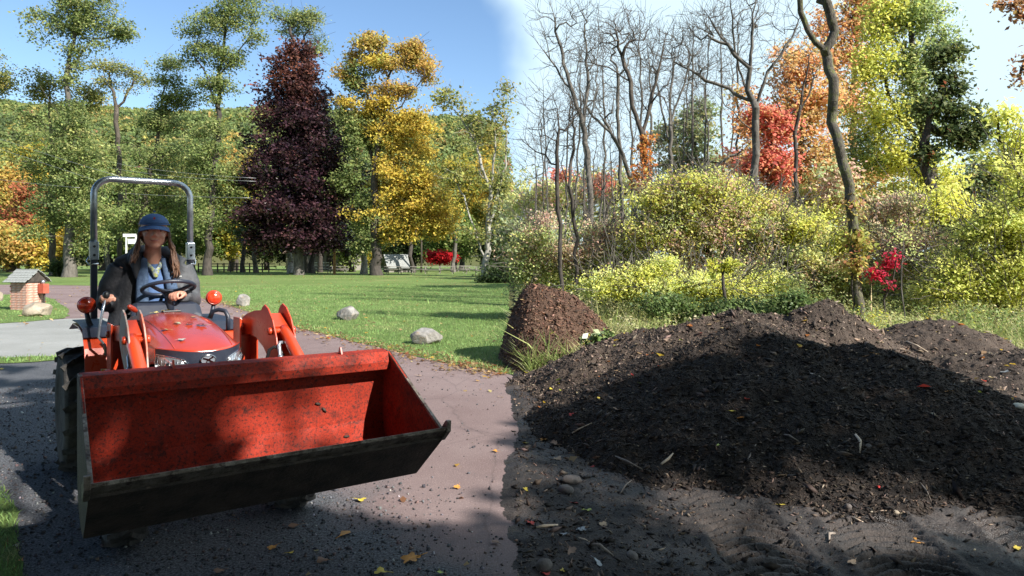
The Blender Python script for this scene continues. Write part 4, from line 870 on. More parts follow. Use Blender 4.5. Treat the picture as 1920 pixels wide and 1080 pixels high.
# jacket: open at the front; sleeves, collar / hood bunched at the neck
jr = random.Random(2)
def jacket_half(sx):
    m = MB(); cx = -.045
    S0 = (cx + sx * .205, 2.285, 1.53); A_ = AL if sx < 0 else AR_
    m.tube([(cx + sx * .03, 2.36, 1.59), (cx + sx * .12, 2.31, 1.585), S0], [.06, .075, .085], 14)
    m.tube([(cx + sx * .13, 2.30, 1.52), (cx + sx * .15, 2.27, 1.40), (cx + sx * .165, 2.27, 1.25), (cx + sx * .19, 2.28, 1.05), (cx + sx * .20, 2.28, .98)], [.095, .105, .110, .125, .12], 16)
    m.tube([(cx + sx * .05, 2.37, 1.55), (cx + sx * .06, 2.40, 1.3), (cx + sx * .07, 2.42, 1.0)], [.09, .11, .12], 14)
    e, w = Vector(A_[1]), Vector(A_[2]); s = Vector(S0); mid = s.lerp(e, .5) + Vector((sx * .02, 0, 0)); m.tube([s, mid, e, e.lerp(w, .45), e.lerp(w, .80)], [.088, .086, .078, .068, .056], 16)
    for k in range(5):                                               # folds
        p = s.lerp(e, jr.uniform(.2, 1)); q = p + Vector((jr.uniform(-.06, .06), jr.uniform(-.08, 0), jr.uniform(-.07, .02))); m.tube([p + Vector((0, -.05, .02)), q + Vector((0, -.055, 0))], [.028, .016], 8)
    m.tube([e.lerp(w, .76), e.lerp(w, .90)], [.060, .052], 16)
    m.tube([(cx + sx * .035, 2.36, 1.645), (cx + sx * .10, 2.28, 1.645), (cx + sx * .135, 2.19, 1.60), (cx + sx * .13, 2.13, 1.53), (cx + sx * .125, 2.12, 1.45)], [.055, .055, .048, .032, .02], 12)
    return m
jk = jacket_half(-1).remesh('jacket', M_JACK, Dv, .011, 3)
m = jacket_half(1); jh = m.remesh('jacket_shell', M_JACKG, jk, .011, 3)
m = MB(); m.tube([(-.045 - .13, 2.30, 1.63), (-.045, 2.41, 1.655), (-.045 + .13, 2.30, 1.63)], [.05, .065, .05], 12); m.tube([(-.12, 2.40, 1.58), (0, 2.43, 1.56), (.06, 2.40, 1.58)], .07, 12); m.remesh('jacket_hood', M_JACK, jk, .011, 3)
m = MB(); m.tube([(.040, 2.085, 1.52), (.055, 2.10, 1.40), (.06, 2.11, 1.25), (.06, 2.12, 1.08)], .006, 6); m.build('zip', M_HOSE, jk)
m = MB()
for k in range(5): m.box((.098 + k * .0085, 2.146 + k * .002, 1.466), (.005, .003, .007 if k % 2 else .010), (0, 0, R(12)))
m.build('chest_logo', M_WHITE, jh)
# trousers and boots
m = MB(); m.ball((-.03, 2.40, 1.0), (.19, .17, .12)); m.tube([(-.12, 2.36, 1.0), (-.20, 1.98, 1.05), (-.22, 1.78, .62)], [.10, .080, .06], 14); m.remesh('trousers', M_JEAN, Dv, .012, 4)
m = MB(); m.tube([(.09, 2.40, 1.0), (.20, 2.12, 1.06), (.24, 1.96, 1.03), (.24, 1.82, .64)], [.105, .092, .082, .06], 14); m.remesh('trouser_leg', M_KHAKI, Dv, .012, 4)
for x in (-.22, .24): m = MB(); m.tube([(x, 1.80, .66), (x, 1.79, .58)], [.055, .055], 12); m.tube([(x, 1.83, .575), (x, 1.74, .575), (x, 1.64, .565)], [.045, .045, .035], 12); m.build('boot', M_BOOT, Dv)
# ================================================================== LEFT: hill, park trees, small park things
GRN = [((.10, .15, .035), 4), ((.145, .19, .05), 4), ((.19, .22, .065), 2), ((.07, .11, .03), 2)]
LOC = [((.135, .17, .05), 4), ((.18, .21, .07), 3), ((.24, .25, .085), 1.5), ((.09, .12, .04), 2.5)]
LOCY = [((.17, .18, .05), 4), ((.24, .235, .07), 3), ((.30, .25, .07), 1.4), ((.10, .12, .04), 2)]
GOLD = [((.60, .44, .08), 5), ((.66, .52, .10), 4), ((.48, .37, .07), 2), ((.34, .34, .08), 2)]
GOLDG = [((.28, .25, .04), 4), ((.36, .29, .045), 3), ((.15, .18, .04), 3), ((.42, .27, .04), 1)]
ORNG = [((.55, .34, .10), 4), ((.55, .41, .11), 4), ((.40, .36, .10), 3)]
PURP = [((.030, .014, .020), 5), ((.050, .023, .028), 4), ((.085, .038, .036), 1.6), ((.018, .010, .015), 3)]
PURPT = [((.11, .042, .030), 4), ((.07, .03, .028), 3), ((.04, .018, .02), 2)]
PINK = [((.42, .13, .07), 4), ((.45, .20, .09), 3), ((.30, .2, .06), 2), ((.2, .2, .06), 1)]
REDB = [((.55, .02, .03), 5), ((.42, .012, .02), 3)]
DKG = [((.04, .065, .022), 5), ((.06, .085, .03), 4), ((.09, .11, .035), 1.5)]

def sc(p, k, w=0.): return [(tuple(min(.8, c * k + w) for c in q), n) for q, n in p]
GRN, LOC, LOCY, GOLDG, DKG = sc(GRN, 1.45), sc(LOC, 1.5, .01), sc(LOCY, 1.5, .01), sc(GOLDG, 1.3), sc(DKG, 1.2)
PURP, PURPT = sc(PURP, 1.35), sc(PURPT, 1.5)
# forested hill (terrain + a canopy that reads as one mass)
def hill_z(x, y):
    r_ = np.clip((y - 150) / 170, 0, 1); r_ = r_ * r_ * (3 - 2 * r_)
    top = (68 - 9 * np.clip((x / np.maximum(y, 1) + .32) * 3, 0, 1)) + 3 * np.sin(x * .02 + 1) + 6 * (fbm(x * .02, y * .02, 3, 301) - .5)
    fall = 1 / (1 + np.exp(np.clip((x + 1) / 2.5, -30, 30)))
    return top * r_ * fall - .3
o = height_sheet('hill', -420, 60, 150, 460, 90, 60, hill_z, M_FIELD); tag(o, kind='structure')
hr_ = np.random.default_rng(302); n = 3600; u_ = hr_.uniform(-140, 962, n); Yd = 170 + 160 * hr_.random(n)**.8; x = (u_ - 960) / FPX * Yd; z = hill_z(x, Yd); k = z > 1; x, Yd, z = x[k], Yd[k], z[k]; n = len(x)
rad_ = hr_.uniform(2.2, 4.2, n); per = 44; cid = np.repeat(np.arange(n), per); q = hr_.normal(size=(n * per, 3)); q /= np.linalg.norm(q, axis=1, keepdims=True); q[:, 2] = np.abs(q[:, 2]) * 1.1 - .2
C = np.stack([x, Yd, z + 1.5], 1)[cid] + q * rad_[cid][:, None] * hr_.uniform(.75, 1.05, (n * per, 1))
HP = [((.085, .12, .035), 6), ((.12, .155, .045), 6), ((.17, .18, .05), 4), ((.28, .24, .06), 1.5), ((.32, .22, .07), .6), ((.28, .12, .07), .3), ((.06, .085, .03), 3)]
V, F, c = leaf_quads(C, 1.15, palette_cols(sc(HP, 1.6, .02), cid, hr_, .13, .06), aspect=.8, r=hr_); tag(np_mesh('hillside_forest', V, F, M_LEAF, cols=c), 'far wooded hillside in early autumn green, yellow and orange, behind the park trees', 'forest', kind='stuff')

# --- background trees behind the park lawn, each one with its own colours: (u, top v, half width, bottom v, Y, palette, label)
BT = [(-30, 230, 60, 470, 96, LOC, 'green tree cut by the left edge of the picture behind the brick post'),
      (30, 262, 50, 420, 98, GOLDG, 'yellow green tree on the far left under the hillside'),
      (12, 300, 38, 470, 92, ORNG, 'orange topped tree at the left edge above the pink shrub tree'),
      (52, 345, 34, 480, 84, PINK, 'salmon pink autumn tree at left, near the brick post'),
      (95, 420, 34, 492, 82, GOLD, 'low golden shrub tree left of the pale locust trunk'),
      (20, 430, 40, 500, 80, ORNG, 'low orange brown tree just behind the brick post'),
      (190, 255, 55, 470, 92, LOC, 'broad green tree seen left of the roll bar'),
      (330, 265, 60, 470, 95, LOCY, 'yellow green tree seen through the roll bar of the tractor'),
      (245, 300, 60, 480, 90, GRN, 'rounded green tree right behind the driver, left of her cap'),
      (440, 270, 42, 470, 92, ORNG, 'orange and red tree between the tall locust and the purple maple'),
      (432, 340, 40, 480, 86, GOLDG, 'dark yellow tree left of the purple maple trunk'),
      (360, 380, 60, 485, 84, GRN, 'dark green tree low behind the right post of the roll bar'),
      (500, 420, 50, 490, 96, DKG, 'dark green thicket tree left behind the purple maple'),
      (640, 320, 42, 485, 90, GRN, 'green tree between the purple maple and the golden tree'),
      (660, 400, 40, 488, 84, LOC, 'low grey green tree right of the purple maple'),
      (865, 290, 60, 470, 100, GOLDG, 'yellow green tree behind the pale branched tree'),
      (905, 265, 42, 460, 104, GOLD, 'yellow tree directly behind the pale branched tree'),
      (940, 330, 26, 480, 96, LOCY, 'olive green tree closest to the brush at the right of the lawn'),
      (850, 400, 50, 482, 92, GRN, 'dark green tree above the red shrub'),
      (930, 420, 28, 492, 88, DKG, 'dark green low tree at the right end of the lawn'),
      (560, 440, 60, 498, 100, DKG, 'dark thicket behind the purple maple trunk'),
      (770, 430, 50, 490, 98, DKG, 'dark green tree behind the small grey shed'),
      (200, 430, 50, 495, 98, DKG, 'dark green thicket behind the locust trunks'),
      (680, 445, 50, 495, 100, GOLDG, 'low yellow thicket behind the utility pole')]
for i, (u, tv, hw, bv, Y, pal, lb) in enumerate(BT):
    cy = (tv + bv) / 2; hh = (bv - tv) / 2; bl = [(u, cy, hw * .95, hh, 60), (u - hw * .4, cy + hh * .3, hw * .6, hh * .6, 22), (u + hw * .45, cy + hh * .2, hw * .55, hh * .6, 22), (u + hw * .1, tv + hh * .4, hw * .5, hh * .4, 18)]
    gb = HOR + CAM_H * FPX / Y
    make_tree('background_tree', lb, Y, [(u, gb), (u + 2, (gb + bv) / 2), (u - 2, cy), (u + 1, tv + hh * .3)], bl, pal, leaf=.42, per=60, clump=1.2, lump=5, r0=.32, rt=.02, bark=M_BARKD, group='trees beyond the lawn', seed=400 + i, ns=5, step=1.6, depth=.8)

# --- the nearer park trees
make_tree('locust_tree', 'tallest locust at left, pale lower trunk, its top reaching out of the picture', 60, [(130, 521), (131, 440), (128, 330), (129, 240), (127, 150), (135, 80), (150, 20), (160, -40)],
    [(150, 25, 62, 30, 26), (120, 55, 50, 26, 22), (195, 50, 40, 18, 16), (235, 62, 22, 12, 9), (75, 35, 22, 12, 8), (132, 112, 22, 20, 12), (120, 150, 14, 20, 6), (190, 85, 12, 8, 3), (165, 10, 50, 26, 18),
     (130, 225, 34, 24, 20), (128, 270, 60, 40, 46), (95, 320, 46, 46, 34), (160, 330, 50, 44, 40), (115, 385, 60, 34, 40), (170, 400, 46, 36, 34), (90, 425, 34, 24, 18), (160, 455, 40, 18, 16)],
    LOC, leaf=.23, per=57, clump=.85, lump=4, dens=1.7, r0=.42, bark=M_BARKG, limbs=[[(128, 200), (170, 160), (190, 190)], [(129, 240), (80, 170), (72, 160)], [(131, 130), (170, 70), (235, 60)]], group='locust trees of the park', seed=11, step=1.0)
make_tree('locust_tree', 'locust with two small round leafy tufts beside the tallest locust trunk', 64, [(100, 520), (98, 400), (92, 280), (90, 200), (86, 160)], [(85, 155, 30, 20, 22), (70, 180, 20, 12, 8), (160, 178, 24, 14, 14), (150, 200, 38, 16, 18), (175, 185, 14, 8, 6), (90, 300, 40, 40, 24), (60, 225, 26, 10, 8)],
    LOCY, leaf=.23, per=46, clump=.85, lump=4, dens=1.7, r0=.28, limbs=[[(92, 280), (140, 215), (165, 178)]], group='locust trees of the park', seed=12, step=1.0)
make_tree('locust_tree', 'locust tuft cut by the left edge of the picture above the hillside', 62, [(-40, 520), (-38, 300), (-35, 170)], [(-5, 158, 22, 22, 22), (-40, 130, 40, 40, 24)], LOCY, leaf=.23, per=46, clump=.85, lump=4, dens=1.7, r0=.28, group='locust trees of the park', seed=13, step=1.0)
make_tree('locust_tree', 'thin umbrella shaped locust standing alone against the sky left of centre', 78, [(224, 510), (222, 330), (222, 215), (226, 190)], [(205, 130, 26, 16, 16), (240, 135, 26, 12, 14), (262, 150, 14, 10, 7), (195, 152, 14, 10, 6), (225, 160, 30, 14, 8)],
    LOCY, leaf=.23, per=40, clump=.85, lump=4, dens=1.7, r0=.25, limbs=[[(222, 215), (205, 160), (200, 130)], [(224, 200), (245, 160), (250, 135)]], group='locust trees of the park', seed=14, step=.9, twigs=.6)
make_tree('locust_tree', 'leaning locust with a pointed tuft above the roll bar', 70, [(262, 512), (272, 420), (290, 300), (302, 215), (310, 150), (316, 120)], [(314, 122, 26, 12, 14), (322, 160, 22, 18, 14), (300, 195, 30, 18, 16), (335, 190, 28, 20, 18), (355, 175, 14, 8, 5), (285, 225, 26, 12, 10), (310, 240, 40, 26, 22),
     (300, 300, 56, 44, 44), (260, 350, 50, 40, 34), (320, 380, 46, 40, 34), (270, 420, 50, 30, 26), (230, 400, 30, 40, 20)], LOC, leaf=.23, per=55, clump=.85, lump=4, dens=1.7, r0=.32, limbs=[[(296, 235), (335, 222), (348, 222)]], group='locust trees of the park', seed=15, step=1.0, twigs=.4)
make_tree('locust_tree', 'tall locust right of the roll bar with a straight dark trunk', 66, [(389, 516), (396, 430), (401, 330), (404, 230), (405, 150), (412, 90), (425, 40), (432, -10)],
    [(402, 50, 42, 26, 26), (385, 75, 30, 22, 18), (440, 30, 44, 26, 26), (470, 60, 26, 20, 12), (365, 105, 22, 14, 10), (412, 110, 30, 22, 18), (405, 150, 30, 22, 16), (440, 120, 16, 30, 10), (430, 165, 24, 10, 8), (402, 185, 14, 10, 5), (450, 0, 44, 20, 18),
     (400, 255, 34, 26, 20), (385, 300, 40, 34, 30), (420, 340, 30, 40, 26), (375, 350, 40, 40, 30), (400, 410, 36, 36, 26)], LOC, leaf=.23, per=55, clump=.85, lump=4, dens=1.7, r0=.36, bark=M_BARKD, limbs=[[(405, 150), (450, 90), (472, 60)], [(404, 190), (385, 130), (368, 108)]], group='locust trees of the park', seed=16, step=1.0)
make_tree('locust_tree', 'grey green locust top rising behind the purple maple', 76, [(585, 512), (582, 300), (578, 130), (572, 70)], [(568, 45, 34, 26, 26), (590, 30, 20, 22, 12), (530, 30, 26, 14, 10), (590, 80, 22, 20, 12), (545, 70, 20, 16, 8)],
    LOC, leaf=.23, per=49, clump=.85, lump=4, dens=1.7, r0=.3, bark=M_BARKD, limbs=[[(578, 130), (550, 70), (525, 25)]], group='locust trees of the park', seed=17, step=1.0, twigs=.4)
make_tree('purple_maple', 'dark purple copper maple, dense cone shaped crown in the middle of the lawn', 68, [(561, 516), (561, 440), (560, 330), (561, 200), (562, 110)],
    [(562, 100, 27.84, 22, 18.4, 1), (559.76, 135, 51.04, 28, 39.1, 1), (550.8, 180, 69.6, 34, 62.1, 1), (559.76, 225, 85.84, 36, 92), (559.76, 280, 106.72, 42, 126.5), (562, 340, 113.68, 46, 149.5), (559.76, 400, 116, 40, 138), (566.48, 445, 106.72, 22, 80.5), (526.16, 450, 69.6, 20, 34.5), (604.56, 455, 63.8, 16, 29.9), (470.16, 400, 25.52, 30, 18.4), (654.96, 330, 25.52, 40, 18.4)],
    {0: PURP, 1: PURPT}, leaf=.34, per=78, clump=1.0, dens=1.15, r0=.42, bark=M_BARKG, seed=21, step=1.2, depth=.95, up=.5, mat=M_LEAFG)
make_tree('golden_maple', 'tall golden orange tree with an open fan shaped top right of the purple maple', 66, [(706, 516), (705, 430), (706, 330), (712, 250), (716, 215)],
    [(690, 78, 30, 16, 20, 1), (700, 105, 34, 22, 22), (660, 100, 14, 22, 8, 1), (782, 105, 30, 18, 24, 1), (765, 85, 22, 12, 10, 1), (795, 135, 18, 20, 14, 1), (745, 125, 26, 26, 12, 1), (680, 150, 24, 30, 18, 2), (650, 165, 22, 40, 16, 1), (730, 165, 34, 24, 16, 1), (700, 200, 40, 20, 26), (770, 180, 24, 20, 9, 1),
     (735, 235, 56, 26, 50), (775, 245, 34, 22, 28), (690, 250, 34, 26, 20, 2), (765, 290, 40, 30, 34, 0), (745, 340, 50, 34, 50), (790, 345, 44, 34, 46), (770, 400, 70, 34, 74), (815, 415, 34, 26, 34), (735, 430, 50, 20, 36), (660, 250, 24, 50, 30, 2), (655, 340, 30, 36, 26, 2), (690, 400, 30, 34, 26, 2), (690, 455, 26, 12, 12, 2)],
    {0: GOLD, 1: ORNG, 2: LOC}, leaf=.28, per=60, clump=.8, lump=5, dens=1.7, r0=.48, bark=M_BARKD, limbs=[[(712, 250), (735, 190), (765, 120), (790, 85)], [(710, 260), (690, 180), (680, 110), (688, 75)], [(714, 235), (722, 160), (745, 100)], [(706, 330), (690, 270), (662, 200)], [(712, 240), (755, 200), (800, 150)]], seed=22, step=1.0, twigs=.4)
make_tree('pale_tree', 'pale barked thin leaved tree with forked limbs at the right end of the lawn', 62, [(910, 520), (913, 470), (916, 420), (920, 360), (905, 320), (893, 270), (885, 235)],
    [(850, 190, 34, 18, 14), (832, 178, 18, 12, 6), (880, 225, 28, 20, 12), (935, 215, 24, 22, 14), (945, 170, 14, 30, 9), (900, 260, 30, 22, 12), (930, 260, 22, 40, 16), (880, 330, 30, 20, 8), (925, 330, 26, 30, 12), (850, 330, 24, 12, 7), (930, 400, 20, 40, 14), (905, 440, 34, 20, 10)],
    LOCY, leaf=.34, per=26, clump=.9, r0=.30, bark=M_BARKP, limbs=[[(911, 495), (893, 440), (872, 380), (858, 345), (848, 333), (820, 330)], [(916, 430), (932, 370), (948, 310), (950, 250), (945, 190)], [(893, 270), (862, 215), (835, 185)], [(920, 360), (925, 300), (930, 240)]], seed=23, step=.9, twigs=.8, ns=7)
make_tree('broken_trunk_tree', 'pale leaning trunks crossing under the purple maple', 74, [(548, 513), (544, 490), (540, 468), (535, 450)], [(520, 440, 30, 14, 10)], GRN, leaf=.4, per=20, r0=.42, bark=M_BARKP, limbs=[[(540, 512), (532, 490), (525, 470)]], seed=24, step=1.0)
make_tree('small_pale_trunk_tree', 'short pale trunk right of the utility pole', 72, [(682, 514), (684, 490), (680, 468)], [(672, 462, 26, 10, 14), (690, 455, 20, 10, 8)], LOC, leaf=.36, per=26, r0=.32, bark=M_BARKP, seed=25, step=1.0)
for i, (u, Y, s_, lb) in enumerate(((576, 78, 440, 'thin dark trunk just right of the purple maple trunk'), (600, 80, 445, 'leaning grey trunk left of the utility pole'), (480, 78, 450, 'thin tree trunk behind the rail fence, left of the maple'), (455, 80, 445, 'dark trunk beside the rail fence'), (205, 76, 440, 'leaning dark trunk behind the driver on the left'), (775, 80, 440, 'dark trunk behind the picnic tables'), (850, 82, 440, 'trunk standing near the red shrub'))):
    gb = HOR + CAM_H * FPX / Y; make_tree('slender_tree', lb, Y, [(u, gb), (u + random.uniform(-4, 4), 480), (u + random.uniform(-8, 8), s_ - 20)], [(u, s_ - 10, 24, 16, 14)], DKG if i % 2 else LOC, leaf=.5, per=26, clump=1.1, r0=.24, bark=M_BARKD if i % 2 else M_BARKG, seed=60 + i, step=1.2, ns=5, group='slender trees along the far edge of the lawn')

def shrub(name, label, Y, blobs, pal, leaf, per, clump, seed, cat='shrub', r0=.05, group=None, mat=None, up=.3, bark=None, droop=0, twigs=0):
    u = blobs[0][0]; gb = HOR + CAM_H * FPX / Y; return make_tree(name, label, Y, [(u, gb), (u, (gb + blobs[0][1]) / 2), (u + 1, blobs[0][1])], blobs, pal, leaf=leaf, per=per, clump=clump, r0=r0, rt=.006, bark=bark or (M_BARKG if twigs else M_BARKD), cat=cat, group=group, seed=seed, ns=4, step=.5, branch='stems', crown_name='foliage', mat=mat, up=up, droop=droop, down=.4, lump=5, twigs=twigs)
shrub('burning_bush', 'bright red shrub beyond the picnic tables', 84, [(825, 482, 26, 8, 40), (840, 480, 20, 7, 20), (812, 484, 14, 7, 14)], REDB, .32, 44, .6, 71)
shrub('dark_evergreen_shrub', 'dark green shrub at the right end of the lawn throwing a long shadow', 46, [(938, 518, 30, 16, 80), (955, 508, 18, 20, 50), (918, 530, 16, 8, 26)], DKG, .18, 60, .5, 72)
shrub('dark_round_bush', 'dark bush leaning on the pale locust trunk', 62, [(112, 505, 13, 14, 30)], DKG, .25, 50, .5, 73)

# --- rocks
M_ROCK = pm('boulder_stone', (.15, .14, .125), (.33, .31, .29), 4, .85, bump=.8, bscale=12, c3=(.30, .21, .14), s3=6, lo3=.55, hi3=.68, dist=.05)
M_ROCKW = pm('tan_boulder_stone', (.24, .195, .14), (.38, .32, .25), 4, .85, bump=.8, bscale=12, c3=(.14, .12, .10), s3=6, lo3=.55, hi3=.68, dist=.05)
def rock(label, u, v, w, h, mat, seed, dep=.8):
    x, y = G(u, v); sc = y / FPX; me = bpy.data.meshes.new('boulder'); bm = bmesh.new(); bmesh.ops.create_icosphere(bm, subdivisions=5, radius=1); rr_ = np.random.default_rng(seed)
    pl = rr_.normal(size=(26, 3)); pl /= np.linalg.norm(pl, axis=1, keepdims=True); pd = rr_.uniform(.72, .98, 26)
    for vt in bm.verts:
        p = np.array(vt.co); 
        for nn, dd in zip(pl, pd):
            e = p @ nn - dd
            if e > 0: p = p - nn * e * .92
        p = p * (1 + .03 * float(fbm(np.array([p[0] * 3 + 5]), np.array([p[1] * 3 + p[2] * 2]), 4, seed)[0] - .5)); vt.co = (p[0] * w * sc / 2, p[1] * w * sc / 2 * dep, (p[2] * .62 + .36) * h * sc)
    bm.to_mesh(me); bm.free(); o = link('boulder', me, mat, smooth=True); o.location = (x, y + w * sc * .3, 0); o.rotation_euler = (0, 0, seed); return tag(o, label, 'boulder', 'boulders along the driveway')
rock('small rounded grey boulder farthest along the lawn, just right of the driver', 452, 575, 31, 24, M_ROCK, 1)
rock('angular grey boulder in the middle of the lawn edge', 648, 601, 55, 29, M_ROCK, 2)
rock('pale boulder nearest the camera on the lawn edge', 797, 647, 64, 33, M_ROCK, 3)
rock('tan boulder lying in front of the brick post', 57, 594, 56, 29, M_ROCKW, 4)
rock('tan boulder cut by the left edge beside the brick post', -8, 566, 22, 20, M_ROCKW, 5)

# --- brick post with shingled cap
bx0, by0 = G(37, 582); SC = by0 / FPX; BP_ = empty('brick_post', (bx0 + .02, by0 + .32, 0), R(-14), 'square brick post under a little grey shingled roof at the left of the driveway', 'post')
M_BRICK = pm('brick', (.42, .19, .13), (.60, .36, .28), 3, .85, bump=.5, bscale=60, c3=(.62, .52, .46), s3=5, lo3=.5, hi3=.66); M_MORT = pm('mortar', (.38, .34, .3), (.3, .27, .24), 20, .95); M_SHG = pm('weathered_shingle', (.17, .175, .165), (.30, .31, .295), 12, .9, bump=.6, bscale=40, stretch=(1, .3, 1))
m = MB(); m.box((0, 0, .43), (.60, .60, .86)); m.build('mortar_core', M_MORT, BP_)
m = MB(); m.box((0, 0, 0), (.192, .03, .062)); bme = m.mesh('brick'); bme.materials.append(M_BRICK)
for s_ in range(4):
    Mr = Matrix.Rotation(math.pi / 2 * s_, 4, 'Z')
    for c_ in range(11):
        off = .1 if c_ % 2 else 0
        for k in range(3):
            xx = -.2 + k * .203 + (off - .05 if c_ % 2 else 0) * .5
            o = bpy.data.objects.new('brick', bme); COL.objects.link(o); o.parent = BP_; o.matrix_local = Mr @ Matrix.Translation((xx, -.300 - random.uniform(0, .006), .045 + c_ * .077))
m = MB(); m.box((0, 0, .875), (.70, .70, .03)); m.box((-.36, -.1, .45), (.04, .04, .8)); m.build('wooden_frame', M_BARKD, BP_)
m = MB(); m.prism([(-.40, .885), (.40, .885), (0, 1.23)], -.36, .36); m.build('roof_core', M_BARKD, BP_)
m = MB(); m.box((0, 0, 0), (.118, .18, .016)); sme = m.mesh('shingle'); sme.materials.append(M_SHG)
for sd_ in (-1, 1):
    for r_ in range(5):
        for k in range(7):
            t = (r_ + .35) / 5; o = bpy.data.objects.new('shingle', sme); COL.objects.link(o); o.parent = BP_
            o.location = (-.372 + k * .124 + (.03 if r_ % 2 else -.01), sd_ * (.43 * (1 - t)), .885 + .36 * t + .012 + random.uniform(0, .006)); o.rotation_euler = (-sd_ * R(36), 0, random.uniform(-.03, .03))
x_, y_ = G(62, 583); NB = empty('red_box', (bx0 + .50, by0 + .35, 0), R(-14), 'small faded red box on a post just right of the brick post', 'box'); M_FRED = pm('faded_red', (.45, .10, .06), (.36, .07, .04), 8, .6)
m = MB(); m.box((0, 0, .66), (.22, .2, .30)); m.build('box_body', M_FRED, NB, .01); m = MB(); m.box((0, .02, .3), (.05, .05, .6)); m.build('post', M_BARKD, NB); m = MB(); m.lathe([(.0, .1), (.05, .08), (.06, .0), (.03, -.01)], (-.02, 0, .83), 'Z', 14); m.build('small_lamp', M_GALV, NB)

# --- picnic tables
M_WOODG = pm('weathered_wood', (.14, .125, .105), (.26, .24, .21), 8, .9, bump=.4, bscale=30)
def picnic():
    t = empty('picnic_table', (0, 0, 0)); m = MB()
    for k in range(5): m.box((0, -.3 + k * .15, .74), (1.9, .14, .04))
    m.build('table_top', M_WOODG, t)
    for s_ in (-1, 1): m = MB(); m.box((0, s_ * .68, .44), (1.9, .25, .04)); m.build('bench', M_WOODG, t)
    for s_ in (-1, 1): m = MB(); m.bar((s_ * .7, -.3, .72), (s_ * .7, -.62, 0), .05, .09); m.bar((s_ * .7, .3, .72), (s_ * .7, .62, 0), .05, .09); m.bar((s_ * .7, -.78, .42), (s_ * .7, .78, .42), .05, .09); m.build('leg_frame', M_WOODG, t)
    return t
pt = [(605, 74, 0), (636, 78, .1), (714, 72, 0), (738, 76, .1), (762, 71, -.1), (785, 77, .2), (812, 72, 0), (838, 78, .1), (862, 72, 0), (882, 77, -.1), (905, 70, .1), (928, 74, 0), (948, 71, .1), (868, 84, .3)]
plb = ['picnic table left of the utility pole', 'picnic table just right of the utility pole', 'picnic table in front of the golden tree trunk', 'picnic table in front of the small grey shed', 'picnic table right in front of the shed gable', 'picnic table between the shed and the red shrub', 'picnic table in front of the red shrub', 'picnic table behind the red shrub at its right', 'picnic table left of the pale tree', 'farther picnic table left of the pale tree', 'picnic table at the foot of the pale tree', 'picnic table right of the pale tree', 'rightmost picnic table at the end of the lawn', 'most distant picnic table beyond the row']
p0 = picnic()
for i, (u, Y, a) in enumerate(pt):
    o = p0 if i == 0 else copy_tree(p0); o.location = ((u - 960) / FPX * Y, Y, 0); o.rotation_euler[2] = a; tag(o, plb[i], 'picnic table', 'picnic tables at the edge of the lawn')

# --- small shed, long barn, pole, sign, rail fence, wires
M_SHED = pm('grey_boards', (.17, .15, .13), (.29, .27, .24), 6, .9, stretch=(6, 6, .6), bump=.4, bscale=20)
def gable(name, label, u, Y, w, d, hw, hr, rz, boards, cat='shed', roofm=None):
    b = empty(name, ((u - 960) / FPX * Y, Y, 0), rz, label, cat); m = MB(); m.prism([(-d / 2, 0), (d / 2, 0), (d / 2, hw), (0, hr), (-d / 2, hw)], -w / 2, w / 2); m.build('wall', M_SHED, b)
    m = MB()
    for s_ in (-1, 1): m.bar((0, 0, 0), (0, 0, .001), .001, .001) if False else m.prism([(s_ * (d / 2 + .35), hw - .30 * (hr - hw) / (d / 2) + .02), (0, hr + .02), (0, hr + .12), (s_ * (d / 2 + .35), hw - .30 * (hr - hw) / (d / 2) + .12)], -w / 2 - .3, w / 2 + .3)
    m.build('roof', roofm or M_SHG, b)
    for k in range(boards):
        for s_ in (-1, 1): mm = MB(); mm.box((-w / 2 + (k + .5) * w / boards, s_ * (d / 2 + .012), hw / 2), (w / boards * .86, .024, hw)); mm.build('board', M_SHED, b)
    m = MB(); m.box((w * .2, -d / 2 - .03, hw * .45), (w * .14, .03, hw * .8)); m.build('door', M_BARKD, b); return b
gable('shed', 'small grey shed with a steep shingled roof behind the picnic tables', 745, 82, 2.7, 2.6, .75, 2.0, R(25), 8)
gable('barn', 'low weathered barn half hidden behind the purple maple and utility pole', 612, 96, 9, 6, 2.4, 3.8, R(-6), 14, 'barn', pm('brown_roof', (.13, .09, .07), (.2, .14, .11), 8, .9))
x_ = (627 - 960) / FPX * 70; PO = empty('utility_pole', (x_, 70, 0), 0, 'straight orange brown utility pole right of the purple maple', 'utility pole'); m = MB(); m.tube([(0, 0, -.1), (0, 0, 9.2)], [.14, .11], 12); m.build('pole', pm('pine_pole', (.34, .17, .08), (.46, .26, .13), 10, .8, stretch=(4, 4, .3)), PO); m = MB(); m.box((0, 0, 8.7), (2.2, .12, .12)); m.build('crossarm', M_BARK, PO)
x2 = (790 - 960) / FPX * 80; m = MB(); m.tube([(x2, 80, 0), (x2, 80, 8)], [.12, .1], 8); tag(m.build('utility_pole', M_BARK), 'thin brown pole beside the red shrub', 'utility pole')
m = MB(); m.tube([P(660, 506, 69), P(652, 440, 69.6), P(628, 330, 70)], .025, 5); tag(m.build('guy_wire', M_GALV), 'slanting guy wire running from the utility pole to the ground', 'wire')
M_WIRE = pm('wire', (.32, .33, .34), None, rough=.4, metal=.5)
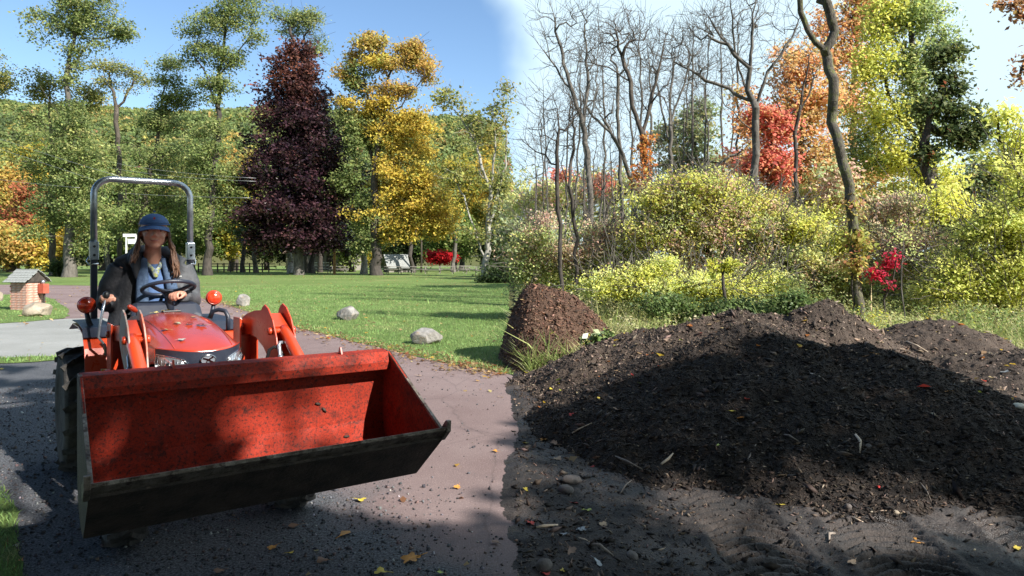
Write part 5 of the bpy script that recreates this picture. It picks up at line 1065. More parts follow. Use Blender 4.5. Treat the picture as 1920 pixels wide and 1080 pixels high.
for i, (a, b_, c_) in enumerate((((-60, 240), (90, 292), (222, 330)), ((-60, 260), (80, 305), (200, 345)), ((-60, 330), (60, 345), (150, 352)), ((200, 302), (300, 325), (480, 334)), ((205, 314), (300, 333), (480, 340)), ((225, 362), (330, 369), (470, 371)))):
    q = [P(*a, 52), P(*b_, 52), P(*c_, 52)]; m = MB(); m.tube([q[0] * (1 - t)**2 + q[1] * 2 * t * (1 - t) + q[2] * t * t for t in np.linspace(0, 1, 10)], .011, 4)
    tag(m.build('power_line', M_WIRE), ('uppermost power line at the left edge', 'second power line at the left edge', 'lowest power line at the left edge', 'upper power line crossing above the driver', 'middle power line crossing above the driver', 'lowest power line crossing inside the roll bar')[i], 'power line', 'power lines above the lawn')
SG = empty('park_sign', ((243 - 960) / FPX * 58, 58, 0), 0, 'white double board sign half hidden behind the driver', 'sign'); 
for z_, w_, h_, dx in ((3.55, 1.1, .26, 0), (3.05, .7, .42, .2)): m = MB(); m.box((dx, 0, z_), (w_, .04, h_)); m.build('board', M_WHITE, SG)
m = MB(); m.box((-.3, .05, 1.8), (.1, .1, 3.6)); m.box((.5, .05, 1.8), (.1, .1, 3.6)); m.build('post', M_WHITE, SG)
FE = empty('rail_fence', (0, 0, 0), 0, 'low dark wooden rail fence under the trees right of the driver', 'fence')
for k in range(12):
    u0 = 372 + k * 12; a = P(u0, 0, 80); b_ = P(u0 + 12, 0, 80); m = MB(); m.box((a.x, 80, .55), (.12, .12, 1.1)); m.build('post', M_BARK, FE)
    for z_ in (.35, .68, 1.0): m = MB(); m.bar((a.x, 80, z_), (b_.x, 80, z_), .05, .09); m.build('rail', M_BARK, FE)
WF = empty('white_fence', (0, 0, 0), 0, 'short white painted fence in front of the barn', 'fence')
for k in range(6):
    u0 = 582 + k * 7; a = P(u0, 0, 86); b_ = P(u0 + 7, 0, 86); m = MB(); m.box((a.x, 86, .6), (.1, .1, 1.2)); m.build('post', M_WOODG, WF)
    if k < 5:
        for z_ in (.4, .8, 1.1): m = MB(); m.bar((a.x, 86, z_), (b_.x, 86, z_), .04, .1); m.build('rail', M_WHITE, WF)
# ================================================================== RIGHT: brush, vines and autumn woodland behind the piles
YG = [((.42, .39, .055), 5), ((.50, .42, .05), 4), ((.27, .29, .055), 3.5), ((.50, .36, .07), 1.2)]
YEL = [((.58, .52, .08), 5), ((.50, .48, .09), 4), ((.36, .40, .08), 3)]
LGR = [((.30, .33, .09), 5), ((.38, .38, .11), 4), ((.20, .24, .07), 3), ((.47, .42, .11), 3)]
OLV = [((.20, .23, .07), 4), ((.30, .28, .08), 4), ((.38, .22, .13), 1.2), ((.12, .15, .05), 3)]
MAUV = [((.36, .20, .15), 4), ((.30, .24, .12), 3), ((.22, .25, .09), 3), ((.45, .3, .2), 2)]
ORR = [((.60, .27, .10), 5), ((.58, .36, .13), 4), ((.48, .36, .10), 2), ((.36, .32, .08), 1.2)]
REDM = [((.70, .16, .12), 5), ((.70, .26, .15), 4), ((.66, .36, .15), 2.5)]
DOAK = [((.09, .125, .05), 4), ((.14, .17, .065), 4), ((.20, .22, .06), 1.2), ((.30, .10, .05), .3)]
GRY = [((.17, .21, .10), 4), ((.25, .28, .14), 4), ((.33, .30, .12), 2)]
YG, YEL, LGR, OLV, MAUV = sc(YG, 1.8, .08), sc(YEL, 1.5, .09), sc(LGR, 1.9, .10), sc(OLV, 2.2, .08), sc(MAUV, 1.8, .10)
ORR, REDM, GRY = sc(ORR, 1.2, .07), sc(REDM, 1.1, .04), sc(GRY, 1.5, .03)
BR = 'bare grey trees behind the brush'
def bare(label, Y, trunk, blobs, r0, seed, limbs=(), bark=None, twigs=8.0, step=.36, ns=5, name='bare_tree', rt=.0045, **k):
    return make_tree(name, label, Y, trunk, blobs, None, per=0, r0=r0 * .6, rt=rt, bark=bark or M_BARKG, limbs=limbs, group=BR, seed=seed, twigs=twigs, step=step, ns=ns, depth=.7, **k)
bare('leftmost bare tree, dark thin trunk with a broken top', 16.6, [(1056, 560), (1050, 420), (1045, 311), (1047, 249), (1046, 200)], [(1030, 240, 34, 60, 26), (1070, 220, 26, 60, 20)], .085, 1001, [[(1046, 320), (1025, 290), (1003, 280), (985, 260)]], M_BARKD)
bare('second dark thin trunk beside the leftmost bare tree', 16.9, [(1086, 560), (1080, 450), (1066, 350), (1072, 300), (1080, 240)], [(1085, 220, 26, 70, 22), (1065, 270, 26, 40, 12)], .075, 1002, [[(1072, 380), (1058, 330), (1052, 310)]], M_BARKD)
bare('tall leaning bare tree whose top leaves the picture at left', 24, [(1110, 545), (1107, 363), (1097, 249), (1071, 171), (1048, 88), (1036, 26), (1028, -30)], [(1060, 90, 50, 70, 60), (1110, 110, 34, 80, 46), (1020, 40, 40, 50, 26), (1090, 30, 40, 40, 26)], .17, 1003, [[(1100, 270), (1120, 160), (1128, 60), (1130, 0)], [(1071, 171), (1030, 110), (1000, 70)], [(1095, 240), (1104, 150), (1098, 40)]])
bare('slim bare tree between the leaning one and the vine wrapped one', 26, [(1168, 540), (1166, 373), (1163, 311), (1160, 233), (1158, 130)], [(1150, 110, 40, 80, 44), (1175, 70, 36, 60, 30)], .12, 1004, [[(1163, 290), (1140, 220), (1110, 200)]])
bare('bare tree with orange vine around its lower trunk and crooked top', 21, [(1212, 545), (1213, 352), (1204, 249), (1185, 197), (1183, 155), (1168, 104), (1154, 60), (1152, 47)], [(1180, 60, 60, 50, 60), (1230, 90, 40, 60, 40), (1120, 80, 40, 40, 30), (1240, 170, 40, 50, 34)], .15, 1005, [[(1183, 155), (1141, 124), (1110, 118), (1080, 110)], [(1204, 249), (1222, 190), (1238, 120), (1250, 60)], [(1154, 60), (1140, 50), (1108, 48)], [(1168, 104), (1180, 76), (1206, 74)]], M_BARK)
bare('bare tree leaning across toward the vine wrapped trunk', 25, [(1200, 545), (1188, 340), (1150, 260), (1112, 215), (1090, 180)], [(1110, 180, 40, 50, 30), (1150, 200, 30, 40, 16)], .13, 1006, [[(1165, 290), (1140, 240), (1118, 200)]])
bare('bare fan shaped tree in front of the grey green crown', 27, [(1256, 540), (1256, 342), (1255, 250), (1256, 207), (1262, 150), (1268, 90)], [(1230, 140, 34, 70, 40), (1290, 130, 40, 70, 46), (1262, 80, 44, 50, 34)], .13, 1007, [[(1255, 270), (1240, 190), (1228, 120)], [(1256, 230), (1285, 160), (1300, 90)], [(1254, 300), (1258, 230), (1248, 160)]])
bare('largest bare tree, wide crown reaching over the orange maple', 22.0, [(1413, 545), (1413, 332), (1416, 207), (1396, 140), (1382, 70), (1362, 0), (1350, -40)], [(1340, 50, 56, 60, 70), (1410, 40, 40, 60, 50), (1470, 60, 40, 60, 40), (1300, 110, 40, 50, 36), (1440, 130, 30, 50, 20), (1290, 60, 40, 40, 24)], .21, 1008, [[(1416, 207), (1438, 140), (1468, 90), (1500, 30), (1520, -20)], [(1400, 190), (1404, 90), (1403, 0), (1402, -40)], [(1408, 195), (1370, 165), (1330, 145), (1271, 111), (1250, 60)], [(1404, 240), (1370, 210), (1335, 178)], [(1390, 119), (1350, 70), (1320, 20)]])
bare('fallen grey limb lying slanted on the vine covered brush', 20, [(1268, 560), (1272, 380), (1278, 356), (1330, 322), (1365, 295)], [(1380, 290, 16, 14, 5)], .07, 1009, twigs=1.0)
bare('thin dark tree standing in front of the orange crown right of centre', 22, [(1484, 540), (1487, 345), (1492, 250), (1503, 180), (1520, 90), (1526, 60)], [(1520, 100, 30, 60, 20), (1480, 170, 26, 40, 16)], .11, 1010, [[(1492, 260), (1470, 200), (1462, 150)], [(1496, 215), (1515, 180), (1534, 140), (1545, 110)]], M_BARKD, twigs=1.2)
for i, (u, v0, v1, Y, r_) in enumerate(((1120, 540, 300, 28, .09), (1135, 540, 90, 30, .08), (1095, 540, 200, 30, .08), (1078, 540, 90, 31, .07), (1145, 540, 330, 32, .07), (1190, 540, 120, 31, .08), (1225, 540, 60, 32, .09), (1300, 540, 60, 33, .09), (1330, 540, 120, 32, .07), (1010, 540, 260, 27, .06), (1030, 540, 150, 32, .06), (1070, 540, 330, 23, .06), (1380, 540, 40, 33, .09), (1275, 540, 160, 30, .06), (1208, 540, 20, 34, .09), (1352, 540, 20, 35, .08), (1000, 540, 330, 24, .045), (1022, 540, 200, 28, .05), (1060, 540, 130, 29, .06), (1104, 540, 250, 27, .055), (1155, 540, 260, 29, .06), (1180, 540, 200, 33, .06), (1240, 540, 230, 31, .055), (1290, 540, 90, 35, .07), (1318, 540, 30, 34, .07), (1365, 540, 100, 36, .07))):
    d = random.uniform(-14, 14); lbs = 'slender bare grey tree deep in the thicket of leafless trunks'
    bare(lbs, Y, [(u, v0), (u + d * .2, (v0 * 2 + v1) / 3), (u + d * .5, (v0 + 2 * v1) / 3), (u + d, v1)], [(u + d, v1 + 40, 36, 70, 26), (u + d * .7, v1 + 110, 40, 60, 18)], r_, 1100 + i, twigs=3.2, step=.6, ns=4, bark=M_BARKG)
make_tree('forked_tree', 'crooked mossy trunk forking into two limbs at the top right of centre', 13.6, [(1613, 600), (1606, 470), (1592, 380), (1576, 300), (1563, 230), (1561, 170), (1554, 105), (1550, 92)], [(1540, -30, 40, 30, 10)], None, per=0, r0=.094, rt=.018, bark=M_BARKM, limbs=[[(1550, 92), (1530, 78), (1514, 58), (1503, 25), (1494, -20)], [(1550, 92), (1561, 62), (1557, 25), (1541, -15)]], seed=1200, step=.3, ns=12, twigs=0, limbw=30)
shrub('trunk_vine', 'leafy vine climbing the foot of the crooked mossy trunk', 13.5, [(1602, 440, 9, 30, 14), (1610, 500, 12, 40, 22), (1596, 390, 6, 20, 6)], [((.45, .36, .1), 4), ((.4, .42, .1), 3), ((.45, .2, .1), 2)], .10, 18, .22, 1201, 'vine', r0=.02)
shrub('trunk_vine', 'orange red vine wrapped round the trunk of the crooked bare tree', 20.8, [(1209, 320, 10, 50, 40), (1206, 270, 12, 26, 16), (1195, 340, 14, 26, 14)], [((.55, .2, .06), 4), ((.5, .3, .08), 2)], .12, 14, .25, 1202, 'vine', r0=.02)
def leafy(name, label, Y, trunk, blobs, pal, leaf, per, clump, r0, seed, **k):
    return make_tree(name, label, Y, trunk, blobs, pal, leaf=leaf, per=per, clump=clump, r0=r0, seed=seed, ns=5, step=.6, depth=.8, **k)
leafy('maple_tree', 'orange salmon maple crown right of the largest bare tree', 28, [(1500, 550), (1500, 350), (1505, 200), (1510, 120)], [(1490, 130, 60, 50, 60), (1530, 190, 60, 60, 70), (1470, 220, 50, 50, 54), (1540, 280, 60, 50, 60), (1400, 240, 34, 40, 26), (1420, 300, 50, 34, 30), (1390, 180, 16, 24, 8), (1500, 330, 70, 30, 50)], ORR, .17, 40, .5, .16, 1301)
leafy('maple_tree', 'tall orange maple top leaving the picture, right of the forked trunk', 30, [(1600, 550), (1600, 300), (1605, 120), (1610, 20)], [(1610, 40, 50, 50, 56), (1580, 110, 46, 50, 46), (1630, 0, 50, 34, 34), (1545, 60, 24, 50, 20), (1600, 190, 50, 50, 44), (1640, 330, 60, 50, 46)], ORR, .17, 40, .5, .16, 1302)
leafy('maple_tree', 'bright red maple beside the trunk of the largest bare tree', 22.6, [(1440, 550), (1442, 380), (1448, 250)], [(1450, 240, 34, 40, 50), (1440, 300, 40, 34, 56), (1465, 330, 30, 26, 26), (1420, 215, 16, 26, 12), (1400, 320, 20, 26, 10)], REDM, .14, 44, .38, .09, 1303)
leafy('maple_tree', 'small red orange maple low behind the bare trunks at left', 34, [(1135, 540), (1135, 400)], [(1130, 345, 26, 14, 16), (1060, 330, 26, 12, 10), (1380, 300, 24, 26, 18)], REDM, .2, 30, .5, .08, 1304)
leafy('tall_tree', 'tallest yellow green tree filling the upper right, dark trunk inside', 23, [(1745, 560), (1748, 420), (1735, 300), (1712, 180), (1702, 60), (1700, -20)],
    [(1660, 40, 46, 50, 60), (1720, 30, 56, 44, 60, 1), (1640, 130, 46, 50, 56), (1710, 120, 60, 50, 70, 1), (1650, 220, 56, 50, 66), (1720, 220, 56, 50, 60, 1), (1680, 300, 66, 44, 70), (1740, 330, 50, 50, 50), (1620, 290, 40, 50, 30, 1), (1770, 90, 30, 40, 24, 1), (1700, -30, 60, 40, 30), (1690, 370, 70, 30, 50)],
    {0: YG, 1: sc(LOC, 1.5, .03)}, .125, 50, .42, .20, 1305, bark=M_BARKD, limbs=[[(1712, 200), (1760, 90), (1775, 50)], [(1735, 300), (1680, 200), (1650, 120)]])
leafy('oak_tree', 'dark green oak with ragged branches sticking out against the sky', 21, [(1760, 560), (1765, 430), (1740, 300), (1745, 200)], [(1790, 170, 22, 10, 12), (1765, 110, 26, 16, 16), (1790, 95, 20, 8, 8), (1775, 150, 26, 18, 14), (1800, 210, 30, 14, 16), (1790, 250, 40, 20, 26), (1840, 240, 26, 18, 20), (1750, 200, 34, 30, 26), (1815, 270, 26, 12, 12), (1740, 290, 30, 20, 14)], DOAK, .15, 38, .36, .15, 1306, bark=M_BARKD, limbs=[[(1740, 250), (1790, 250), (1840, 235)], [(1745, 200), (1770, 170), (1805, 165)]])
leafy('tall_tree', 'grey green tree crown behind the fan shaped bare tree', 36, [(1300, 545), (1300, 350), (1302, 230)], [(1300, 250, 46, 50, 50), (1270, 300, 46, 44, 40), (1330, 310, 40, 44, 36), (1310, 210, 30, 24, 16), (1240, 250, 34, 40, 20)], GRY, .24, 34, .6, .16, 1307)
leafy('tall_tree', 'pale yellow tree low behind the bare trunks left', 36, [(1100, 545), (1100, 400)], [(1100, 350, 50, 30, 30), (1040, 370, 50, 34, 34), (1160, 350, 40, 30, 24), (990, 380, 40, 40, 30), (1230, 360, 40, 26, 20)], LGR + MAUV, .24, 34, .6, .12, 1308)
leafy('tall_tree', 'dim blue green tree behind the right end of the brush', 34, [(1850, 545), (1850, 400)], [(1850, 320, 50, 40, 50), (1800, 350, 50, 34, 40), (1890, 350, 50, 34, 40), (1930, 300, 40, 60, 40)], GRY + DOAK, .22, 34, .6, .14, 1309)
leafy('tall_tree', 'leaning dark stemmed tree with yellow leaves at the right edge', 15, [(1905, 560), (1900, 380), (1880, 260), (1882, 225)], [(1880, 215, 26, 14, 14), (1900, 260, 30, 26, 20), (1925, 300, 30, 40, 24), (1870, 300, 24, 20, 10), (1900, 340, 40, 30, 24)], YEL, .12, 24, .3, .07, 1310, bark=M_BARKD, limbs=[[(1898, 330), (1915, 290), (1920, 240)]])
leafy('overhanging_tree', 'brown orange leaves hanging into the top right corner', 9, [(2080, 700), (2060, 300), (2010, 40), (1990, -60)], [(1900, 10, 28, 14, 16), (1915, 35, 20, 10, 8), (1875, 8, 14, 6, 4), (1912, 135, 12, 14, 7), (1908, 158, 10, 10, 4), (1915, 105, 8, 4, 3), (1985, 60, 30, 60, 12)], [((.42, .22, .10), 4), ((.5, .33, .14), 3), ((.3, .12, .07), 2)], .065, 12, .13, .12, 1311, bark=M_BARKD)
leafy('low_tree', 'multi stemmed green yellow thicket tree between the forked trunk and the oak', 20, [(1755, 560), (1752, 430), (1745, 340)], [(1720, 400, 60, 40, 60), (1770, 390, 50, 40, 50), (1660, 400, 40, 40, 40, 1), (1800, 420, 50, 40, 40), (1640, 440, 40, 40, 30, 1), (1570, 360, 40, 50, 40, 1), (1540, 420, 50, 40, 40)], {0: YG, 1: MAUV}, .13, 44, .36, .10, 1312, bark=M_BARKD)
leafy('low_tree', 'orange brown thicket tree behind the vine mound', 26, [(1530, 550), (1530, 400)], [(1520, 370, 50, 30, 40), (1570, 330, 50, 40, 40), (1600, 400, 40, 50, 40), (1480, 400, 50, 30, 30)], OLV + ORR, .15, 40, .4, .08, 1313)
for i, (u, tv, hw, Y, pal) in enumerate(((985, 350, 50, 52, GRY), (1050, 345, 60, 56, LGR), (1130, 330, 60, 54, OLV), (1220, 335, 60, 58, GRY), (1310, 320, 60, 55, LGR), (1400, 330, 60, 58, OLV), (1490, 300, 60, 54, ORR), (1580, 300, 60, 56, OLV), (1670, 310, 60, 52, LGR), (1770, 320, 60, 56, GRY), (1860, 310, 60, 54, LGR), (1950, 300, 60, 56, OLV))):
    hh = (525 - tv) / 2; make_tree('distant_tree', ('pale', 'mottled', 'hazy', 'rounded', 'thin', 'olive')[i % 6] + ' tree deep in the background of the woodland, tree %s from the lawn side' % ('one two three four five six seven eight nine ten eleven twelve'.split()[i]), Y, [(u, 520), (u, tv + 30)], [(u, tv + hh, hw, hh, 90), (u + 20, tv + hh * .6, hw * .6, hh * .5, 30)], pal, leaf=.3, per=44, clump=1.0, r0=.2, rt=.02, bark=M_BARKD, group='distant woodland trees', seed=1350 + i, ns=4, step=1.4, lump=5)
# --- the brush: vine mounds and bushes, each one a thing
shrub('vine_mound', 'largest vine covered mound, arching yellow green leaves, in the middle of the brush', 17, [(1330, 420, 110, 46, 150), (1310, 362, 100, 34, 130), (1400, 370, 70, 34, 90), (1250, 400, 60, 50, 80, 1), (1440, 430, 60, 60, 80, 1), (1360, 470, 100, 50, 110, 2), (1200, 440, 40, 40, 40), (1330, 338, 60, 16, 50), (1280, 510, 110, 40, 90, 2), (1420, 510, 90, 40, 80, 1)], {0: YG + sc(MAUV, .8) [:2] + OLV[:1], 1: OLV + YG[:1], 2: MAUV + LGR[:1]}, .075, 69, .30, 1401, 'shrub', .08, twigs=1.0, droop=.12)
shrub('vine_mound', 'lower left vine tangle with mauve and olive leaves below the bare trunks', 18, [(1140, 465, 60, 36, 70, 1), (1060, 490, 60, 34, 60, 1), (1000, 470, 40, 44, 56, 2), (1180, 490, 56, 40, 60), (1090, 510, 70, 24, 60), (990, 500, 30, 40, 36, 2), (1010, 425, 34, 20, 18, 1), (1060, 545, 90, 24, 80), (1160, 540, 70, 26, 60, 1)], {0: LGR, 1: MAUV, 2: OLV}, .079, 60, .32, 1402, 'shrub', .06, twigs=1.0)
shrub('yellow_bush', 'brightest yellow bush at the far right behind the grass', 14, [(1870, 470, 70, 60, 140), (1910, 420, 50, 50, 90), (1830, 520, 60, 50, 110), (1900, 540, 60, 40, 90), (1860, 420, 30, 30, 30), (1930, 350, 40, 50, 50), (1780, 540, 40, 30, 40)], YEL, .075, 60, .28, 1403, 'shrub', .06, twigs=1.0)
shrub('pale_bush', 'pale green and pink leaved bush between the red shrub and the yellow bush', 16, [(1700, 450, 50, 40, 70, 1), (1670, 490, 50, 40, 60, 1), (1740, 510, 50, 40, 70), (1780, 470, 40, 40, 40), (1650, 530, 50, 30, 50), (1690, 400, 40, 30, 34, 1), (1710, 560, 80, 24, 60)], {0: LGR, 1: MAUV}, .061, 63, .26, 1404, 'shrub', .05, twigs=1.0)
shrub('green_bush', 'dense olive bush between the vine mound and the forked trunk', 16.5, [(1520, 480, 50, 50, 90), (1480, 500, 50, 40, 70), (1560, 500, 40, 50, 60, 1), (1500, 430, 40, 30, 40, 1), (1590, 460, 30, 40, 30, 1), (1540, 550, 90, 30, 80)], {0: OLV, 1: YG}, .072, 69, .28, 1405, 'shrub', .05, twigs=1.0)
shrub('goldenrod_thicket', 'light green weedy thicket below the largest vine mound', 14.5, [(1200, 530, 70, 24, 80), (1270, 530, 70, 26, 90), (1350, 535, 60, 22, 80), (1430, 535, 60, 24, 70), (1130, 535, 60, 18, 50), (1250, 505, 30, 16, 14)], LGR + YG[:2], .061, 69, .26, 1406, 'shrub', .03, twigs=1.0)
shrub('low_weeds', 'dark green knee high weeds right behind the sunlit pile', 11.5, [(1370, 590, 60, 16, 80), (1440, 588, 50, 18, 80), (1310, 600, 40, 14, 40), (1490, 570, 30, 20, 40), (1250, 575, 50, 16, 40)], [((.13, .19, .06), 4), ((.20, .26, .09), 3), ((.09, .14, .05), 2)], .065, 46, .18, 1407, 'weeds', .02)
shrub('red_sapling', 'thin sapling with scattered bright crimson leaves right of the forked trunk', 13.5, [(1668, 490, 18, 10, 12), (1655, 515, 22, 10, 12), (1640, 508, 10, 6, 5), (1680, 480, 12, 6, 5), (1665, 535, 10, 6, 3)], [((.62, .03, .07), 4), ((.5, .05, .1), 2)], .085, 12, .13, 1408, 'sapling', .018)
shrub('sumac', 'small bright yellow leaved plant in front of the vine mound', 13, [(1355, 498, 22, 8, 16), (1375, 492, 14, 5, 6), (1340, 508, 10, 4, 4)], [((.52, .52, .08), 4), ((.45, .5, .10), 2)], .085, 14, .12, 1409, 'sapling', .03, bark=M_BARKD)
make_tree('sapling', 'thin grey stemmed sapling in front of the yellow grass', 12.5, [(1697, 600), (1694, 520), (1690, 470), (1700, 420)], [(1690, 440, 26, 24, 12), (1715, 470, 14, 20, 6)], LGR, leaf=.06, per=10, clump=.2, r0=.013, rt=.004, bark=M_BARKG, cat='sapling', seed=1410, step=.25, ns=5, twigs=1)
make_tree('sapling', 'young pokeweed like plant with drooping green leaves at the foot of the sunlit pile', 9.2, [(1122, 700), (1121, 660), (1124, 640), (1122, 628)], [(1122, 630, 14, 8, 7), (1108, 645, 14, 6, 6), (1140, 638, 12, 8, 6), (1100, 632, 6, 3, 2), (1135, 622, 10, 5, 3)], [((.16, .23, .07), 4), ((.30, .36, .18), 1.5), ((.1, .15, .05), 3)], leaf=.095, per=9, clump=.07, r0=.014, rt=.003, bark=M_BARKG, cat='plant', seed=1411, step=.08, ns=6, droop=.03, mat=M_LEAFG)
# --- weedy ground
WG = [(0.3, 9.0), (2.2, 9.3), (4, 9.6), (12, 8.6), (26, 12), (26, 45), (0.2, 45), (0.0, 14)]
poly_sheet('weed_ground', WG + [], .018, ground_mix('weed_soil', (.14, .16, .06), (.22, .21, .09), None, big=1, fine=20, bump=.6, bscale=20, spec=.1), .2, 61, sub=.3)
WP = [((.40, .42, .16), 4), ((.52, .50, .24), 3), ((.26, .32, .10), 3), ((.60, .54, .32), 1.2)]
grass('tall_grass', 'tall pale yellow green grass and weeds growing behind the mulch piles', None, 110000, 9.6, 17, .2, 13, .34, WP, 1.2, z=.0, w=.03, lean=.5, seed=31, cat='grass')
grass('tall_grass', 'clump of fine pale grass beside the reddish mound', [(0.55, 10.0), (1.4, 9.8), (2.6, 9.9), (2.6, 12.4), (1.5, 12.4), (.9, 10.8)], 60000, 9.6, 12.5, .3, 2.7, .24, WP + [((.14, .2, .07), 3)], 1.0, z=.0, w=.022, lean=.55, seed=32)
rr6 = np.random.default_rng(61); n = 120000; x = rr6.uniform(.2, 15, n); y = 9.8 + 9 * rr6.random(n)**1.2; kk = (fbm(x * .9, y * .9, 4, 67) > .40); x, y = x[kk], y[kk]
z = .02 + .6 * rr6.random(len(x)) * (.35 + fbm(x * .7 + 5, y * .7, 3, 68)) * np.clip((y - 8.6) * .5, .2, 1.3)
key = (np.floor(x * 2).astype(int) * 7919 + np.floor(y * 2).astype(int) * 104729) % 997
V, F, c = leaf_quads(np.stack([x, y, z], 1), .055, palette_cols(WP + [((.18, .25, .08), 4), ((.5, .48, .07), 1.2)], key, rr6, .2), r=rr6, up=.5); tag(np_mesh('weeds', V, F, M_LEAF, cols=c), 'leafy low weeds mixed into the tall grass behind the piles', 'weeds', kind='stuff')

# --- single pieces one can point at
M_STONE = pm('mud_stone', (.07, .055, .048), (.13, .11, .10), 8, .7, bump=.6, bscale=20)
def stone(label, u, v, w, h, seed, mat=None, z=None):
    x, y = G(u, v); hh = float(allh(np.array([x]), np.array([y]))[0]); 
    if hh > .06:                                                     # slide towards the camera until the ray meets the pile
        for Y in np.arange(3, 12, .02):
            xx = (u - 960) / FPX * Y; zz = CAM_H - (v - HOR) / FPX * Y
            if zz <= float(allh(np.array([xx]), np.array([Y]))[0]): x, y, hh = xx, Y, zz; break
    sc = y / FPX; m = MB(); m.ball((0, 0, 0), (w * sc / 2, w * sc * .38, h * sc * .55), 12, 8); r_ = random.Random(seed); me_v = [tuple(c * (1 + .12 * r_.uniform(-1, 1)) for c in v_) for v_ in m.v]; m.v = me_v
    o = m.build('stone', mat or M_STONE); o.location = (x, y, hh + h * sc * .25); o.rotation_euler = (0, r_.uniform(-.2, .2), r_.uniform(0, 6)); return tag(o, label, 'stone')
stone('smooth brown stone at the bottom edge, left of the mud', 1021, 1070, 34, 26, 1); stone('flat dark slab of rock on the wet mud left of the big pile', 1072, 908, 44, 16, 2); stone('dark lump of rock just below the flat slab', 1062, 925, 36, 16, 3)
stone('pale cream stone at the right edge of the big pile', 1910, 765, 26, 12, 4, pm('cream_stone', (.55, .50, .38), (.7, .66, .55), 8, .7)); stone('rounded stone half buried near the foot of the big pile', 1628, 842, 18, 12, 5); stone('small pale stone at the toe of the big pile', 1680, 964, 13, 9, 6, M_ROCKW)
stone('dark clod at the bottom right of the big pile toe', 1590, 965, 14, 12, 7); stone('grey wedge of rock at the bottom of the mud, left', 1185, 1050, 30, 14, 8)
M_STICK = pm('grey_stick', (.14, .11, .09), (.28, .23, .19), 30, .8); M_STICKP = pm('pale_split_wood', (.45, .34, .24), (.6, .48, .36), 20, .8)
def ray_pt(u, v, lift=.01):
    for Y in np.arange(3.2, 13, .03):
        x = (u - 960) / FPX * Y; z = CAM_H - (v - HOR) / FPX * Y
        if z <= float(allh(np.array([x]), np.array([Y]))[0]) + lift: return Vector((x, Y, z))
    return P(u, v, 9)
SL = [(1152, 855, 1205, 880, 'thin dark stick'), (1060, 820, 1110, 793, 'slender pale stick'), (1080, 1008, 1105, 1016, 'short pale stick'), (1420, 828, 1395, 878, 'dark half buried branch'), (1725, 905, 1748, 945, 'curved bark strip'), (1604, 815, 1612, 850, 'thin pale root'), (1600, 970, 1630, 985, 'pale split sliver'), (1285, 800, 1300, 812, 'short grey twig'), (1100, 1020, 1150, 1042, 'dark crooked twig'), (1046, 985, 1000, 990, 'straight pale stick'), (1160, 930, 1185, 900, 'short brown twig'), (1470, 815, 1498, 828, 'thin grey twig'), (1565, 1000, 1555, 1020, 'small dark twig'), (1240, 870, 1262, 850, 'pale broken stick'), (1520, 700, 1560, 722, 'long pale straw like stick'), (1700, 640, 1740, 660, 'pale twig')]
for i, (u0, v0, u1, v1, lb) in enumerate(SL):
    a, b_ = ray_pt(u0, v0, .012), ray_pt(u1, v1, .012); md = (a + b_) / 2 + Vector((random.uniform(-.02, .02), 0, random.uniform(.0, .03))); rr_ = random.uniform(.004, .009)
    m = MB(); c0 = (a + b_) / 2; m.tube([a - c0, md - c0, b_ - c0], [rr_, rr_ * 1.2, rr_ * .6], 6); o = m.build('stick', M_STICKP if 'pale' in lb else M_STICK); o.location = c0
    where = 'on the wet mud left of the big pile' if u0 < 1250 else ('on the shaded face of the big pile' if v0 < 930 and v0 > 760 else ('at the muddy toe of the big pile' if v0 >= 930 else 'on the sunlit slope behind the big pile'))
    tag(o, f'{lb} lying {where}', 'stick')
LM = {n_: pm('leaf_' + n_, c_, tuple(q * .6 for q in c_), 25, .6) for n_, c_ in dict(tan=(.42, .28, .17), orange=(.55, .25, .04), yellow=(.60, .45, .05), red=(.48, .03, .02), green=(.32, .38, .06), brown=(.22, .12, .07), grey=(.34, .36, .38)).items()}
